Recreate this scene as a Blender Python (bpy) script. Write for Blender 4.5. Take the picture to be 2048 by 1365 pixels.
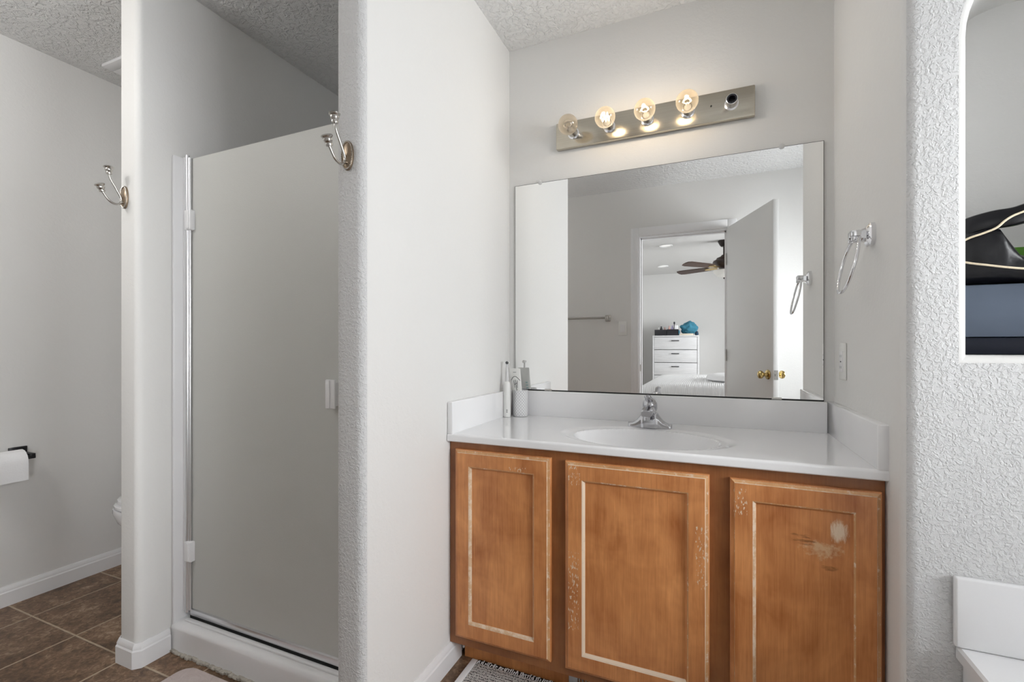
import bpy, bmesh, math, random
from mathutils import Vector, Matrix
from mathutils import noise as mnoise

for o in list(bpy.data.objects):
    bpy.data.objects.remove(o, do_unlink=True)
SC = bpy.context.scene
COL = SC.collection
random.seed(7)
PI = math.pi

# ------------------------------------------------------------------ camera
CAM_Z = 1.106
cam_d = bpy.data.cameras.new('camera')
cam = bpy.data.objects.new('camera', cam_d)
COL.objects.link(cam)
cam.location = (0.0, 0.0, CAM_Z)
cam.rotation_euler = (math.radians(90), 0, math.radians(23.24))
cam_d.sensor_width = 36.0
cam_d.lens = 927.5 / 2048 * 36.0
cam_d.shift_y = 14.0 / 2048
cam_d.clip_start = 0.02
SC.camera = cam

# ------------------------------------------------------------------ world, exposure
SC.view_settings.view_transform = 'Standard'
SC.view_settings.look = 'None'
SC.view_settings.gamma = 1.0
SC.view_settings.use_curve_mapping = False
SC.view_settings.exposure = 1.12
SC.cycles.use_denoising = True
SC.cycles.max_bounces = 14
SC.cycles.diffuse_bounces = 9
SC.cycles.glossy_bounces = 6
SC.cycles.transmission_bounces = 8
SC.cycles.transparent_max_bounces = 16
SC.cycles.caustics_reflective = True
SC.cycles.caustics_refractive = False
SC.cycles.sample_clamp_indirect = 6.0
W = bpy.data.worlds.new('sky')
SC.world = W
W.use_nodes = True
bg = W.node_tree.nodes['Background']
bg.inputs[0].default_value = (0.86, 0.93, 1.0, 1)
bg.inputs[1].default_value = 1.6


def area_light(name, loc, direction, sx, sy, power, color=(1, 1, 1)):
    l = bpy.data.lights.new(name, 'AREA')
    l.shape = 'RECTANGLE'
    l.size, l.size_y = sx, sy
    l.energy = power
    l.color = color
    o = bpy.data.objects.new(name, l)
    COL.objects.link(o)
    o.location = loc
    o.rotation_euler = Vector(direction).to_track_quat('-Z', 'Z').to_euler()
    return o


# daylight coming in at the bathroom window over the tub and at the bedroom window
area_light('daylight_bathroom', (1.685, 0.46, 1.39), (-1, 0, 0), 1.10, 1.0, 24.5, (0.97, 0.985, 1.0))
area_light('daylight_bedroom', (3.16, -2.6, 1.45), (-1, 0.1, -0.05), 2.2, 1.35, 186.0, (0.97, 0.985, 1.0))

# ------------------------------------------------------------------ dimensions (metres; camera stands at x=0, y=0)
XL, XR = -0.837, 0.392       # alcove side walls
YB = 1.92                    # mirror wall
YE = 0.96                    # front ends of the two wing walls
YN = 1.29                    # wall with the niche
ZC = 2.444                   # ceiling
PX0, PX1 = -1.93, -1.82      # partition by the toilet
WX0 = -0.932                 # shower side of wing wall
TX = -2.78                   # far left wall
YF = -0.17                   # wall behind the camera
RX = 1.62                    # window wall

# ------------------------------------------------------------------ materials
MATS = {}


def nodes_of(name):
    m = bpy.data.materials.new(name)
    m.use_nodes = True
    nt = m.node_tree
    b = nt.nodes['Principled BSDF']
    MATS[name] = m
    return m, nt, b


def N(nt, t, **kw):
    n = nt.nodes.new(t)
    for k, v in kw.items():
        setattr(n, k, v)
    return n


def objco(nt, scale=(1, 1, 1)):
    tc = N(nt, 'ShaderNodeTexCoord')
    mp = N(nt, 'ShaderNodeMapping')
    mp.inputs['Scale'].default_value = scale
    nt.links.new(tc.outputs['Object'], mp.inputs['Vector'])
    return mp.outputs['Vector']


def mixc(nt, fac, a, b):
    mx = N(nt, 'ShaderNodeMix', data_type='RGBA')
    for i, v in ((6, a), (7, b)):
        if hasattr(v, 'links'):
            nt.links.new(v, mx.inputs[i])
        else:
            mx.inputs[i].default_value = (*v[:3], 1)
    if hasattr(fac, 'links'):
        nt.links.new(fac, mx.inputs[0])
    else:
        mx.inputs[0].default_value = fac
    return mx.outputs[2]


def math_n(nt, op, a, b=None, c=None):
    n = N(nt, 'ShaderNodeMath', operation=op)
    for i, v in enumerate((a, b, c)):
        if v is None:
            continue
        if hasattr(v, 'links'):
            nt.links.new(v, n.inputs[i])
        else:
            n.inputs[i].default_value = v
    return n.outputs[0]


def ramp(nt, src, stops):
    r = N(nt, 'ShaderNodeValToRGB')
    while len(r.color_ramp.elements) < len(stops):
        r.color_ramp.elements.new(0.5)
    for e, (p, c) in zip(r.color_ramp.elements, stops):
        e.position = p
        e.color = (*c, 1) if len(c) == 3 else c
    nt.links.new(src, r.inputs[0])
    return r.outputs[0]


def noise_t(nt, vec, scale, detail=2.0, rough=0.5, dist=0.0):
    n = N(nt, 'ShaderNodeTexNoise')
    n.inputs['Scale'].default_value = scale
    n.inputs['Detail'].default_value = detail
    n.inputs['Roughness'].default_value = rough
    n.inputs['Distortion'].default_value = dist
    if vec is not None:
        nt.links.new(vec, n.inputs['Vector'])
    return n.outputs[0]


def bump(nt, b, height, strength=0.5, dist=0.01):
    bp = N(nt, 'ShaderNodeBump')
    bp.inputs['Strength'].default_value = strength
    bp.inputs['Distance'].default_value = dist
    nt.links.new(height, bp.inputs['Height'])
    nt.links.new(bp.outputs[0], b.inputs['Normal'])


def plain(name, col, rough=0.5, metal=0.0, coat=0.0, var=0.0, vscale=20.0, bmp=0.0, bscale=60.0, spec=0.5):
    m, nt, b = nodes_of(name)
    b.inputs['Base Color'].default_value = (*col, 1)
    b.inputs['Roughness'].default_value = rough
    b.inputs['Metallic'].default_value = metal
    b.inputs['Coat Weight'].default_value = coat
    b.inputs['Specular IOR Level'].default_value = spec
    v = objco(nt)
    if var > 0:
        n = noise_t(nt, v, vscale, 4)
        c0 = tuple(x * (1 - var) for x in col)
        c1 = tuple(min(1, x * (1 + var)) for x in col)
        nt.links.new(mixc(nt, n, c0, c1), b.inputs['Base Color'])
    if bmp > 0:
        bump(nt, b, noise_t(nt, v, bscale, 3), bmp, 0.004)
    return m


def drywall(name, col, strength, scale, dist=0.003, rough=0.75):
    """painted drywall with a knock-down plaster texture"""
    m, nt, b = nodes_of(name)
    b.inputs['Base Color'].default_value = (*col, 1)
    b.inputs['Roughness'].default_value = rough
    b.inputs['Specular IOR Level'].default_value = 0.25
    v = objco(nt)
    n1 = noise_t(nt, v, scale, 3, 0.55, 0.6)
    r1 = ramp(nt, n1, [(0.44, (0, 0, 0)), (0.60, (1, 1, 1))])
    n2 = noise_t(nt, v, scale * 3.1, 2)
    h = math_n(nt, 'MULTIPLY_ADD', n2, 0.25, r1)
    bump(nt, b, h, strength, dist)
    return m


PAINT = (0.735, 0.73, 0.716)
drywall('wall_paint', PAINT, 0.10, 70, 0.002)
drywall('wall_texture', (0.665, 0.665, 0.665), 0.65, 125, 0.0022)
drywall('ceiling_texture', (0.74, 0.74, 0.735), 0.75, 48, 0.005, 0.9)
plain('trim_white', (0.80, 0.80, 0.81), 0.35, bmp=0.02, bscale=40)
plain('marble_white', (0.82, 0.82, 0.83), 0.10, coat=0.4, var=0.015, vscale=6)
plain('fiberglass', (0.80, 0.80, 0.81), 0.3, var=0.02, vscale=8)
plain('caulk', (0.42, 0.39, 0.34), 0.8, var=0.45, vscale=90, bmp=0.4, bscale=180)
plain('porcelain', (0.82, 0.82, 0.84), 0.12, coat=0.5)
plain('chrome', (0.80, 0.80, 0.82), 0.07, 1.0)
plain('dark_chrome', (0.56, 0.56, 0.58), 0.08, 1.0)
plain('aluminium', (0.80, 0.80, 0.82), 0.28, 1.0)
plain('satin_nickel', (0.55, 0.53, 0.50), 0.25, 1.0)
plain('aged_nickel', (0.34, 0.27, 0.20), 0.38, 1.0, var=0.2, vscale=120)
plain('brass', (0.55, 0.40, 0.16), 0.16, 1.0)
plain('dark_metal', (0.03, 0.03, 0.032), 0.35, 0.6)
plain('black_gap', (0.01, 0.01, 0.01), 0.8)
plain('white_plastic', (0.78, 0.78, 0.76), 0.35)
plain('paper', (0.84, 0.84, 0.85), 0.9, bmp=0.15, bscale=160)
plain('mirror_glass', (0.93, 0.935, 0.93), 0.0, 1.0)
plain('mirror_edge', (0.05, 0.055, 0.05), 0.3)
plain('clear_plastic', (0.62, 0.62, 0.62), 0.2)
plain('slab_door', (0.62, 0.62, 0.61), 0.45)
plain('black_leather', (0.004, 0.004, 0.006), 0.30, bmp=0.25, bscale=30, spec=0.35)
plain('cream_piping', (0.80, 0.68, 0.50), 0.5)
plain('bin_grey', (0.105, 0.130, 0.175), 0.35, 0.5, var=0.25, vscale=4)
plain('bin_base', (0.004, 0.006, 0.014), 0.4, spec=0.25)
plain('green_cloth', (0.10, 0.28, 0.03), 0.8)
plain('bedroom_paint', (0.58, 0.575, 0.565), 0.8, bmp=0.05)
plain('carpet', (0.42, 0.38, 0.33), 1.0, var=0.15, vscale=200, bmp=0.4, bscale=300)
plain('fan_brown', (0.030, 0.016, 0.010), 0.35, var=0.4, vscale=15)
plain('fan_brown_blade', (0.050, 0.022, 0.012), 0.4, var=0.5, vscale=30)
plain('fan_bronze', (0.020, 0.014, 0.011), 0.35, 0.5)
plain('teal_fabric', (0.045, 0.20, 0.29), 0.95, var=0.35, vscale=14, bmp=0.5, bscale=40)
plain('navy_fabric', (0.02, 0.05, 0.09), 0.9)
plain('cream_paper', (0.70, 0.63, 0.52), 0.8)
plain('black_plastic', (0.010, 0.010, 0.014), 0.4)
plain('pink_plastic', (0.60, 0.34, 0.30), 0.4)
plain('lavender_plastic', (0.50, 0.46, 0.72), 0.4)
plain('grey_print', (0.06, 0.065, 0.07), 0.6)
plain('teal_print', (0.42, 0.58, 0.58), 0.5)
plain('handle_black', (0.015, 0.015, 0.016), 0.4)
plain('light_trim', (0.80, 0.80, 0.80), 0.4)
plain('vinyl_frame', (0.80, 0.80, 0.80), 0.4)


def mat_dresser():
    m, nt, b = nodes_of('whitewashed_wood')
    v = objco(nt, (3, 3, 60))
    n = noise_t(nt, v, 2.0, 4, 0.6, 0.4)
    c = ramp(nt, n, [(0.3, (0.60, 0.60, 0.61)), (0.7, (0.74, 0.74, 0.75))])
    nt.links.new(c, b.inputs['Base Color'])
    b.inputs['Roughness'].default_value = 0.5


def mat_bed():
    m, nt, b = nodes_of('ribbed_bedspread')
    b.inputs['Base Color'].default_value = (0.78, 0.78, 0.785, 1)
    b.inputs['Roughness'].default_value = 0.95
    v = objco(nt)
    w = N(nt, 'ShaderNodeTexWave')
    w.bands_direction = 'X'
    w.inputs['Scale'].default_value = 17.0
    w.inputs['Distortion'].default_value = 1.2
    w.inputs['Detail'].default_value = 2.0
    nt.links.new(v, w.inputs['Vector'])
    h = math_n(nt, 'MULTIPLY_ADD', noise_t(nt, v, 60, 3), 0.5, w.outputs['Fac'])
    bump(nt, b, h, 0.4, 0.008)


def mat_tile():
    m, nt, b = nodes_of('floor_tile')
    tc = N(nt, 'ShaderNodeTexCoord')
    sp = N(nt, 'ShaderNodeSeparateXYZ')
    nt.links.new(tc.outputs['Object'], sp.inputs[0])
    P = 0.3255
    ds, cells = [], []
    for ax, off in ((0, -2.245), (1, 0.976)):
        u = math_n(nt, 'DIVIDE', math_n(nt, 'SUBTRACT', sp.outputs[ax], off), P)
        cells.append(math_n(nt, 'FLOOR', u))
        fr = math_n(nt, 'FRACT', u)
        ds.append(math_n(nt, 'MINIMUM', fr, math_n(nt, 'SUBTRACT', 1.0, fr)))
    d = math_n(nt, 'MULTIPLY', math_n(nt, 'MINIMUM', ds[0], ds[1]), P)
    wob = math_n(nt, 'MULTIPLY', math_n(nt, 'SUBTRACT', noise_t(nt, tc.outputs['Object'], 40, 2), 0.5), 0.0025)
    d = math_n(nt, 'ADD', d, wob)
    mr = N(nt, 'ShaderNodeMapRange')
    mr.inputs[1].default_value, mr.inputs[2].default_value = 0.0026, 0.0042
    nt.links.new(d, mr.inputs[0])
    fac = mr.outputs[0]
    cb = N(nt, 'ShaderNodeCombineXYZ')
    nt.links.new(cells[0], cb.inputs[0])
    nt.links.new(cells[1], cb.inputs[1])
    wn = N(nt, 'ShaderNodeTexWhiteNoise')
    nt.links.new(cb.outputs[0], wn.inputs['Vector'])
    off = N(nt, 'ShaderNodeVectorMath', operation='MULTIPLY_ADD')
    nt.links.new(cb.outputs[0], off.inputs[0])
    off.inputs[1].default_value = (3.7, 5.1, 1.3)
    nt.links.new(tc.outputs['Object'], off.inputs[2])
    big = noise_t(nt, off.outputs[0], 9, 5, 0.6, 0.8)
    fine = noise_t(nt, off.outputs[0], 55, 4, 0.65, 1.0)
    t = math_n(nt, 'MULTIPLY_ADD', fine, 0.55, math_n(nt, 'MULTIPLY', big, 0.5))
    c = ramp(nt, t, [(0.38, (0.075, 0.042, 0.023)), (0.50, (0.165, 0.095, 0.053)), (0.58, (0.25, 0.155, 0.092)), (0.68, (0.44, 0.32, 0.22))])
    var = math_n(nt, 'MULTIPLY_ADD', wn.outputs[0], 0.35, 0.85)
    hs = N(nt, 'ShaderNodeHueSaturation')
    nt.links.new(c, hs.inputs['Color'])
    nt.links.new(var, hs.inputs['Value'])
    g = mixc(nt, noise_t(nt, tc.outputs['Object'], 30, 3), (0.36, 0.27, 0.18), (0.52, 0.42, 0.31))
    nt.links.new(mixc(nt, fac, g, hs.outputs[0]), b.inputs['Base Color'])
    b.inputs['Roughness'].default_value = 0.42
    h = math_n(nt, 'MULTIPLY_ADD', fine, 0.35, fac)
    bump(nt, b, h, 0.5, 0.004)


VX = -(XL + XR) / 2     # object coordinates of the cabinet doors start at the cabinet's middle


def wood(name, dark, light, worn=0.0, chips=0.0, smudge=None, seedv=(0, 0, 0), chip_zone=None):
    """honey stained maple, grain running up; worn = share of finish rubbed to pale wood; chips = small pale nicks"""
    m, nt, b = nodes_of(name)
    tc = N(nt, 'ShaderNodeTexCoord')
    mp = N(nt, 'ShaderNodeMapping')
    mp.inputs['Location'].default_value = seedv
    nt.links.new(tc.outputs['Object'], mp.inputs['Vector'])
    v = mp.outputs[0]
    mg = N(nt, 'ShaderNodeMapping')
    mg.inputs['Scale'].default_value = (45, 45, 3.0)
    nt.links.new(v, mg.inputs['Vector'])
    g = noise_t(nt, mg.outputs[0], 2.6, 6, 0.65, 0.5)
    mf = N(nt, 'ShaderNodeMapping')
    mf.inputs['Scale'].default_value = (260, 260, 9)
    nt.links.new(v, mf.inputs['Vector'])
    g2 = noise_t(nt, mf.outputs[0], 1.0, 3)
    blot = noise_t(nt, v, 7, 3, 0.6, 0.6)
    ml = N(nt, 'ShaderNodeMapping')
    ml.inputs['Scale'].default_value = (9, 9, 2.5)
    nt.links.new(v, ml.inputs['Vector'])
    blot2 = noise_t(nt, ml.outputs[0], 1.0, 4, 0.6, 0.8)
    t = math_n(nt, 'MULTIPLY_ADD', blot, 0.35, math_n(nt, 'MULTIPLY_ADD', g2, 0.13, math_n(nt, 'MULTIPLY_ADD', blot2, 0.36, math_n(nt, 'MULTIPLY', g, 0.16))))
    c = ramp(nt, t, [(0.36, dark), (0.50, tuple((a + b_) / 2 for a, b_ in zip(dark, light))), (0.64, light)])
    pale = (0.74, 0.60, 0.46)
    if worn > 0:
        wz = N(nt, 'ShaderNodeMapping')
        wz.inputs['Scale'].default_value = (45, 45, 45)
        nt.links.new(v, wz.inputs['Vector'])
        wn_ = noise_t(nt, wz.outputs[0], 1.0, 5, 0.7)
        wf = ramp(nt, wn_, [(0.58 - worn * 0.35, (0, 0, 0)), (0.70 - worn * 0.35, (1, 1, 1))])
        c = mixc(nt, wf, c, pale)
    if chips > 0:
        mc = N(nt, 'ShaderNodeMapping')
        mc.inputs['Scale'].default_value = (230, 230, 75)
        nt.links.new(v, mc.inputs['Vector'])
        cn = noise_t(nt, mc.outputs[0], 1.0, 2, 0.5)
        zone = noise_t(nt, v, 5.0, 2)
        cm = ramp(nt, math_n(nt, 'MULTIPLY_ADD', zone, 0.5, cn), [(1.20 - chips, (0, 0, 0)), (1.22 - chips, (1, 1, 1))])
        if chip_zone:
            sp = N(nt, 'ShaderNodeSeparateXYZ')
            nt.links.new(tc.outputs['Object'], sp.inputs[0])
            tot = None
            for (cx, hx, cz, hz) in chip_zone:
                ax = math_n(nt, 'DIVIDE', math_n(nt, 'ABSOLUTE', math_n(nt, 'SUBTRACT', sp.outputs[0], cx + VX)), hx)
                az = math_n(nt, 'DIVIDE', math_n(nt, 'ABSOLUTE', math_n(nt, 'SUBTRACT', sp.outputs[2], cz)), hz)
                ins = math_n(nt, 'LESS_THAN', math_n(nt, 'MAXIMUM', ax, az), 1.0)
                tot = ins if tot is None else math_n(nt, 'MAXIMUM', tot, ins)
            cm2 = ramp(nt, cn, [(0.59, (0, 0, 0)), (0.62, (1, 1, 1))])
            bw = math_n(nt, 'MULTIPLY', tot, cm2)
            cm = math_n(nt, 'MAXIMUM', cm, bw)
        c = mixc(nt, cm, c, (0.70, 0.56, 0.42))
    if smudge:
        for (cx, cz, rx, rz, col, thr, sc) in smudge:
            sp = N(nt, 'ShaderNodeSeparateXYZ')
            nt.links.new(tc.outputs['Object'], sp.inputs[0])
            ax = math_n(nt, 'DIVIDE', math_n(nt, 'SUBTRACT', sp.outputs[0], cx + VX), rx)
            az = math_n(nt, 'DIVIDE', math_n(nt, 'SUBTRACT', sp.outputs[2], cz), rz)
            d2 = math_n(nt, 'ADD', math_n(nt, 'POWER', math_n(nt, 'ABSOLUTE', ax), 2.0), math_n(nt, 'POWER', math_n(nt, 'ABSOLUTE', az), 2.0))
            fall = math_n(nt, 'SUBTRACT', 1.0, d2)
            ms = N(nt, 'ShaderNodeMapping')
            ms.inputs['Scale'].default_value = sc
            nt.links.new(v, ms.inputs['Vector'])
            f = math_n(nt, 'MULTIPLY_ADD', fall, 0.5, noise_t(nt, ms.outputs[0], 1.0, 5, 0.7))
            f = ramp(nt, f, [(thr, (0, 0, 0)), (thr + 0.25, (0.8, 0.8, 0.8))])
            c = mixc(nt, f, c, col)
    nt.links.new(c, b.inputs['Base Color'])
    b.inputs['Roughness'].default_value = 0.36
    b.inputs['Coat Weight'].default_value = 0.12
    b.inputs['Coat Roughness'].default_value = 0.25
    bump(nt, b, g2, 0.06, 0.002)
    return m


WD, WL = (0.36, 0.115, 0.030), (0.78, 0.35, 0.130)
wood('maple_frame', (0.19, 0.060, 0.016), (0.36, 0.145, 0.048))
wood('maple_door_a', WD, WL, chips=0.16, seedv=(3.1, 0, 0.4), chip_zone=[(-0.575, 0.030, 0.712, 0.010)])
wood('maple_door_b', WD, WL, chips=0.20, seedv=(7.7, 0, 2.2), chip_zone=[(-0.388, 0.020, 0.715, 0.030), (-0.388, 0.016, 0.36, 0.12), (-0.028, 0.012, 0.53, 0.09)])
wood('maple_door_c', WD, WL, chips=0.17, seedv=(11.3, 0, 5.1), chip_zone=[(0.072, 0.016, 0.695, 0.035)],
     smudge=[(0.295, 0.648, 0.030, 0.042, (0.80, 0.68, 0.52), 0.72, (90, 90, 25)),
             (0.258, 0.592, 0.070, 0.035, (0.66, 0.44, 0.26), 0.80, (60, 60, 60)),
             (0.215, 0.612, 0.045, 0.028, (0.20, 0.075, 0.022), 0.86, (20, 20, 110)),
             (0.274, 0.550, 0.035, 0.012, (0.22, 0.085, 0.026), 0.86, (20, 20, 110))])
wood('worn_lit_edge', (0.44, 0.20, 0.075), (0.72, 0.42, 0.20), worn=0.10)  # pale bevel tones: part rubbed wear, part window light painted in
wood('rubbed_lit_edge', (0.54, 0.35, 0.20), (0.74, 0.53, 0.35), worn=0.38)
wood('bare_lit_edge', (0.55, 0.40, 0.27), (0.75, 0.60, 0.46), worn=0.85)


def mat_frost():
    m, nt, b = nodes_of('frosted_glass')
    v = objco(nt)
    out = nt.nodes['Material Output']
    b.inputs['Base Color'].default_value = (0.84, 0.84, 0.81, 1)
    b.inputs['Roughness'].default_value = 0.38
    n = noise_t(nt, v, 420, 2)
    bump(nt, b, n, 0.35, 0.0015)
    tl = N(nt, 'ShaderNodeBsdfTranslucent')
    tl.inputs[0].default_value = (0.55, 0.56, 0.54, 1)
    mx = N(nt, 'ShaderNodeMixShader')
    mx.inputs[0].default_value = 0.38
    nt.links.new(b.outputs[0], mx.inputs[1])
    nt.links.new(tl.outputs[0], mx.inputs[2])
    nt.links.new(mx.outputs[0], out.inputs[0])


def mat_pane():
    m, nt, b = nodes_of('window_glass')
    out = nt.nodes['Material Output']
    tr = N(nt, 'ShaderNodeBsdfTransparent')
    gl = N(nt, 'ShaderNodeBsdfGlossy')
    gl.inputs['Roughness'].default_value = 0.02
    fr = N(nt, 'ShaderNodeFresnel')
    mx = N(nt, 'ShaderNodeMixShader')
    nt.links.new(fr.outputs[0], mx.inputs[0])
    nt.links.new(tr.outputs[0], mx.inputs[1])
    nt.links.new(gl.outputs[0], mx.inputs[2])
    nt.links.new(mx.outputs[0], out.inputs[0])


def mat_globe(name, tint, cloud, glow, rim=0.35):
    m, nt, b = nodes_of(name)
    out = nt.nodes['Material Output']
    tr = N(nt, 'ShaderNodeBsdfTransparent')
    tr.inputs[0].default_value = (*tint, 1)
    df = N(nt, 'ShaderNodeBsdfTranslucent')
    df.inputs[0].default_value = (*tint, 1)
    em = N(nt, 'ShaderNodeEmission')
    em.inputs[0].default_value = (1.0, 0.80, 0.52, 1)
    em.inputs[1].default_value = glow
    ad = N(nt, 'ShaderNodeAddShader')
    nt.links.new(df.outputs[0], ad.inputs[0])
    nt.links.new(em.outputs[0], ad.inputs[1])
    m1 = N(nt, 'ShaderNodeMixShader')
    lw = N(nt, 'ShaderNodeLayerWeight')
    lw.inputs[0].default_value = 0.3
    fc = math_n(nt, 'MULTIPLY_ADD', lw.outputs['Facing'], rim, cloud)
    nt.links.new(fc, m1.inputs[0])
    nt.links.new(tr.outputs[0], m1.inputs[1])
    nt.links.new(ad.outputs[0], m1.inputs[2])
    gl = N(nt, 'ShaderNodeBsdfGlossy')
    gl.inputs['Roughness'].default_value = 0.04
    l2 = N(nt, 'ShaderNodeLayerWeight')
    l2.inputs[0].default_value = 0.5
    m2 = N(nt, 'ShaderNodeMixShader')
    nt.links.new(math_n(nt, 'MULTIPLY_ADD', math_n(nt, 'POWER', l2.outputs['Facing'], 4.0), 0.55, 0.04), m2.inputs[0])
    nt.links.new(m1.outputs[0], m2.inputs[1])
    nt.links.new(gl.outputs[0], m2.inputs[2])
    nt.links.new(m2.outputs[0], out.inputs[0])


def mat_emit(name, col, s):
    m, nt, b = nodes_of(name)
    b.inputs['Base Color'].default_value = (*col, 1)
    b.inputs['Emission Color'].default_value = (*col, 1)
    b.inputs['Emission Strength'].default_value = s


def mat_brushed():
    m, nt, b = nodes_of('brushed_nickel')
    v = objco(nt, (4, 400, 400))
    n = noise_t(nt, v, 1.0, 3)
    c = mixc(nt, n, (0.46, 0.42, 0.35), (0.58, 0.54, 0.46))
    nt.links.new(c, b.inputs['Base Color'])
    b.inputs['Metallic'].default_value = 1.0
    b.inputs['Roughness'].default_value = 0.20


def mat_rug():
    m, nt, b = nodes_of('rug_weave')
    v = objco(nt)
    ck = N(nt, 'ShaderNodeTexWave')
    ck.bands_direction = 'Y'
    ck.inputs['Scale'].default_value = 28.0
    ck.inputs['Distortion'].default_value = 2.0
    ck.inputs['Detail'].default_value = 2.0
    nt.links.new(v, ck.inputs['Vector'])
    n = noise_t(nt, v, 240, 2)
    f = math_n(nt, 'MULTIPLY_ADD', n, 1.5, math_n(nt, 'MULTIPLY', ck.outputs['Fac'], 0.20))
    c = ramp(nt, f, [(0.68, (0.04, 0.04, 0.042)), (0.84, (0.72, 0.71, 0.69))])
    nt.links.new(c, b.inputs['Base Color'])
    b.inputs['Roughness'].default_value = 0.95
    bump(nt, b, f, 0.7, 0.004)


def mat_mat():
    m, nt, b = nodes_of('mat_weave')
    v = objco(nt)
    n = noise_t(nt, v, 26, 3, 0.5, 1.5)
    c = mixc(nt, n, (0.50, 0.42, 0.40), (0.66, 0.58, 0.56))
    nt.links.new(c, b.inputs['Base Color'])
    b.inputs['Roughness'].default_value = 0.9
    bump(nt, b, n, 0.4, 0.01)


def mat_cup():
    m, nt, b = nodes_of('diamond_ceramic')
    tc = N(nt, 'ShaderNodeTexCoord')
    sp = N(nt, 'ShaderNodeSeparateXYZ')
    nt.links.new(tc.outputs['Object'], sp.inputs[0])
    ang = math_n(nt, 'ARCTAN2', sp.outputs[1], sp.outputs[0])
    a = math_n(nt, 'MULTIPLY', ang, 16 / (2 * PI))
    z = math_n(nt, 'MULTIPLY', sp.outputs[2], 75.0)
    t1 = math_n(nt, 'PINGPONG', math_n(nt, 'ADD', a, z), 0.5)
    t2 = math_n(nt, 'PINGPONG', math_n(nt, 'SUBTRACT', a, z), 0.5)
    t = math_n(nt, 'MINIMUM', t1, t2)
    r = ramp(nt, t, [(0.02, (0, 0, 0)), (0.11, (1, 1, 1))])
    nt.links.new(mixc(nt, r, (0.45, 0.45, 0.47), (0.80, 0.80, 0.81)), b.inputs['Base Color'])
    b.inputs['Roughness'].default_value = 0.3
    bump(nt, b, r, 0.6, 0.002)


mat_dresser(); mat_bed(); mat_tile(); mat_frost(); mat_pane(); mat_brushed(); mat_rug(); mat_mat(); mat_cup()
mat_globe('globe_lit', (1.0, 0.91, 0.78), 0.10, 0.10, 0.22)
mat_globe('globe_unlit', (0.92, 0.86, 0.77), 0.24, 0.0, 0.30)
mat_emit('filament', (1.0, 0.82, 0.55), 5.0)
mat_emit('filament_white', (1.0, 0.95, 0.80), 2.2)
mat_emit('recessed_glow', (0.8, 0.79, 0.77), 0.25)
mat_emit('fill_lamp_dome', (1.0, 0.97, 0.93), 3.0)  # glow of the added fill lamp
plain('bowl_glass', (0.78, 0.76, 0.72), 0.3)


# ------------------------------------------------------------------ mesh helpers
def new():
    return bmesh.new()


def obj(name, bm, mats, parent=None, smooth=40.0, loc=None):
    """link bm as ONE mesh object; verts are given in world coordinates when the parent is an unrotated Empty"""
    if parent is not None and loc is None:
        off = Vector((0, 0, 0))
        p = parent
        while p is not None:
            off += Vector(p.location)
            p = p.parent
        bmesh.ops.translate(bm, vec=-off, verts=bm.verts)
    me = bpy.data.meshes.new(name)
    bmesh.ops.recalc_face_normals(bm, faces=bm.faces)
    bm.to_mesh(me)
    bm.free()
    if isinstance(mats, str):
        mats = [mats]
    for m in mats:
        me.materials.append(MATS[m])
    if smooth:
        me.polygons.foreach_set('use_smooth', [True] * len(me.polygons))
        me.set_sharp_from_angle(angle=math.radians(smooth))
    o = bpy.data.objects.new(name, me)
    COL.objects.link(o)
    if parent is not None:
        o.parent = parent
    if loc is not None:
        o.location = loc
    return o


def tag(o, label, cat, group=None):
    o['label'] = label
    o['category'] = cat
    if group:
        o['group'] = group
    return o


def thing(name, label, cat, loc, group=None):
    o = bpy.data.objects.new(name, None)
    o.empty_display_size = 0.05
    COL.objects.link(o)
    o.location = loc
    return tag(o, label, cat, group)


def struct(name, bm, mats, label=None, cat=None, parent=None, smooth=40.0):
    o = obj(name, bm, mats, parent, smooth)
    if parent is None:
        o['kind'] = 'structure'
        o['label'] = label
        o['category'] = cat
    return o


def box(bm, x0, x1, y0, y1, z0, z1, mi=0, bev=0.0, seg=2, only=None):
    vs = [bm.verts.new(p) for p in ((x0, y0, z0), (x1, y0, z0), (x1, y1, z0), (x0, y1, z0), (x0, y0, z1), (x1, y0, z1), (x1, y1, z1), (x0, y1, z1))]
    fs = []
    for idx in ((0, 3, 2, 1), (4, 5, 6, 7), (0, 1, 5, 4), (1, 2, 6, 5), (2, 3, 7, 6), (3, 0, 4, 7)):
        f = bm.faces.new([vs[i] for i in idx])
        f.material_index = mi
        fs.append(f)
    if bev > 0:
        es = set(e for f in fs for e in f.edges)
        if only:
            es = [e for e in es if only((e.verts[0].co + e.verts[1].co) / 2, e)]
        r = bmesh.ops.bevel(bm, geom=list(es), offset=bev, segments=seg, profile=0.5, affect='EDGES')
        for f in r['faces']:
            f.material_index = mi
    return vs


def frames(pts, closed=False):
    """parallel-transport frames along a polyline"""
    n = len(pts)
    T = []
    for i in range(n):
        a = pts[(i - 1) % n] if (closed or i > 0) else pts[i]
        c = pts[(i + 1) % n] if (closed or i < n - 1) else pts[i]
        T.append((c - a).normalized())
    up = Vector((0, 0, 1))
    if abs(T[0].dot(up)) > 0.9:
        up = Vector((1, 0, 0))
    u = (up - T[0] * up.dot(T[0])).normalized()
    out = []
    for i in range(n):
        u = (u - T[i] * u.dot(T[i])).normalized()
        out.append((T[i], u, T[i].cross(u)))
    return out


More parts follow.
